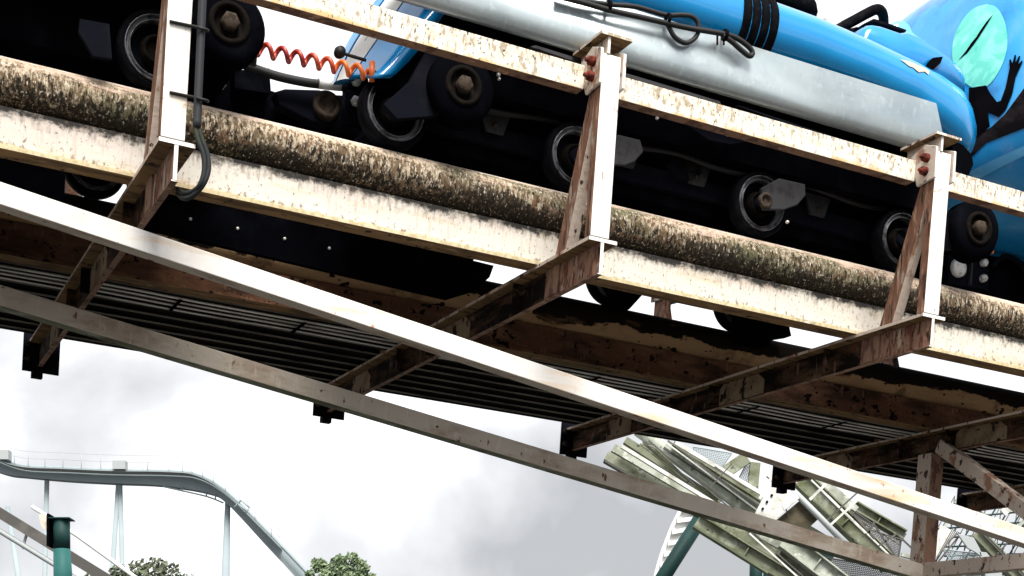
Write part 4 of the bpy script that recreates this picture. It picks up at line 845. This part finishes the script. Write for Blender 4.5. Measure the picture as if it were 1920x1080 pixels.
mesh_panel('mesh_panel', [(1300, 838), (1372, 850), (1350, 880), (1310, 868)], .8, 16, 10, .0035, M['far_grey'])
mesh_panel('mesh_panel', [(1400, 868), (1420, 872), (1420, 918), (1384, 900)], .8, 10, 14, .0035, M['far_grey'])
mesh_panel('mesh_panel', [(1370, 915), (1415, 945), (1410, 968), (1360, 930)], .8, 16, 10, .0035, M['far_grey'])
mesh_panel('mesh_panel', [(1200, 832), (1225, 838), (1345, 950), (1310, 920)], .25, 6, 46, .004, M['olive'])
mesh_panel('mesh_panel', [(1596, 955), (1640, 985), (1610, 1000), (1590, 975)], .3, 12, 12, .0035, M['dgrey'])
mesh_panel('mesh_panel', [(1628, 992), (1690, 1012), (1684, 1052), (1648, 1042)], .3, 20, 14, .0035, M['dgrey'])
mesh_panel('mesh_panel', [(1545, 1045), (1680, 1068), (1690, 1100), (1600, 1100)], .3, 34, 12, .0035, M['dgrey'])
mesh_panel('mesh_panel', [(1768, 1030), (1850, 1040), (1880, 1090), (1800, 1080)], .4, 20, 14, .004, M['far_grey'])
# open catwalk grid at the right edge
gr = MB()
for k in range(9):
    gr.tube([pv_(1750 + k * 4, 958 + k * 17, .6), pv_(1935, 938 + k * 20, .6)], .010, M['teal_dark'], seg=5)
for k in range(8):
    gr.tube([pv_(1800 + k * 26, 935, .6), pv_(1700 + k * 26, 1100, .6)], .009, M['teal_dark'], seg=5)
for k in range(6): gr.tube([pv_(1790 + k * 30, 930, .9), pv_(1770 + k * 30, 1100, .9)], .006, M['dgrey'], seg=4)
for k in range(10): gr.tube([pv_(1700 + k * 24, 1100, .75), pv_(1790 + k * 24, 930, .75)], .005, M['dgrey'], seg=4)
gr.build('catwalk_grid', gs, recalc=False)
flat('curved_plate', [(1795, 1000), (1826, 1008), (1838, 1030), (1842, 1045), (1830, 1036), (1815, 1028)], -.1, .03, M['far_pale'])
flat('curved_plate', [(1836, 1034), (1850, 1036), (1878, 1070), (1880, 1085), (1848, 1080)], -.1, .03, M['far_pale'])
rod('girder', (1700, 1105), (1800, 940), 5, M['pale_green'], .3); rod('girder', (1790, 940), (1930, 1010), 9, M['pale_green'], .65, .05)
rod('girder', (1690, 1040), (1930, 1110), 7, M['pale_green'], .65, .05); rod('girder', (1640, 1030), (1760, 1105), 8, M['olive'], .5, .05); rod('brace', (1680, 1000), (1760, 1075), 3, M['dgrey'], .4)
for k in range(6): rod('panel_rib', (1756 + k * 7.5, 1046 - k * 9), (1786 + k * 3, 992 + k * 1.5), 1.6, M['dgrey'], -.02)
rod('edge_rail', (1752, 1062), (1800, 1003), 3, M['dgrey'], -.05); rod('edge_rail', (1862, 1048), (1905, 1000), 3, M['dgrey'], .1); rod('edge_rail', (1880, 962), (1925, 925), 14, M['offwhite'], .5, .03)
rod('girder_lip', (1838, 996), (1930, 1092), 3, M['dgrey'], .05, .02)
beam('girder', gs, (1828, 1000), (1925, 1100), 22, M['olive'], .2, .2)
beam('girder', gs, (1905, 1010), (1940, 970), 26, M['pale_green'], .5, .5)
flat('sheet_panel', [(1765, 985), (1794, 998), (1752, 1052), (1752, 1010)], .1, .02, M['offwhite'])
# teal columns
Yc = YR + 1.5
def tcol(u0, v0, u1, v1, wpx, label, m):
    ug, vg = to_ground(u0, v0, u1, v1, Yc); r_ = wpx / 2 / F_PX * Yc
    single(MB().tube([at(u0, v0, Yc), at(u1, v1, Yc), at(ug, vg, Yc)], r_, m, seg=24), 'support_column', label, 'column', base=tuple(at(ug, vg, Yc)), group='teal columns under the green lift structure', track=False)
tcol(1318, 965, 1243, 1083, 28, 'leaning dark teal tube column beside the white ladder track', M['teal_dark'])
tcol(1418, 1040, 1417, 1085, 24, 'dark teal upright column, left of the close pair under the green girder', M['teal_dark'])
tcol(1449, 1052, 1448, 1085, 34, 'glossy teal upright column, right and thicker of the close pair under the girder', M['teal'])
# white ladder like track piece
lt = thing('white_ladder_track', 'white curved ladder like track segment behind the leaning teal column', 'coaster track', base=tuple(at(1250, 1500, YR + 2.5)), track=False)
Yd = YR + 2.5
le = smooth_path([at(u, v, Yd) for u, v in ((1280, 950), (1262, 985), (1248, 1020), (1236, 1055), (1226, 1095), (1215, 1150))], 5)
ri = smooth_path([at(u, v, Yd + .1) for u, v in ((1306, 955), (1291, 980), (1277, 1015), (1265, 1050), (1254, 1095), (1244, 1150))], 5)
MB().tube(le, .026, M['track_white'], seg=10).build('rail', lt); MB().tube(ri, .02, M['track_white'], seg=10).build('rail', lt)
for i in range(1, len(le) - 2, 3):
    MB().bar(le[i], ri[i], .10, .05, M['track_white']).build('rung', lt)
lw = MB(); lw.loft([[a, b, b + Vector((0, .03, 0)), a + Vector((0, .03, 0))] for a, b in zip(le, ri)], M['track_white'], smooth=False); lw.build('web_sheet', lt)

for o in bpy.data.objects:
    if '_b' in o: del o['_b']
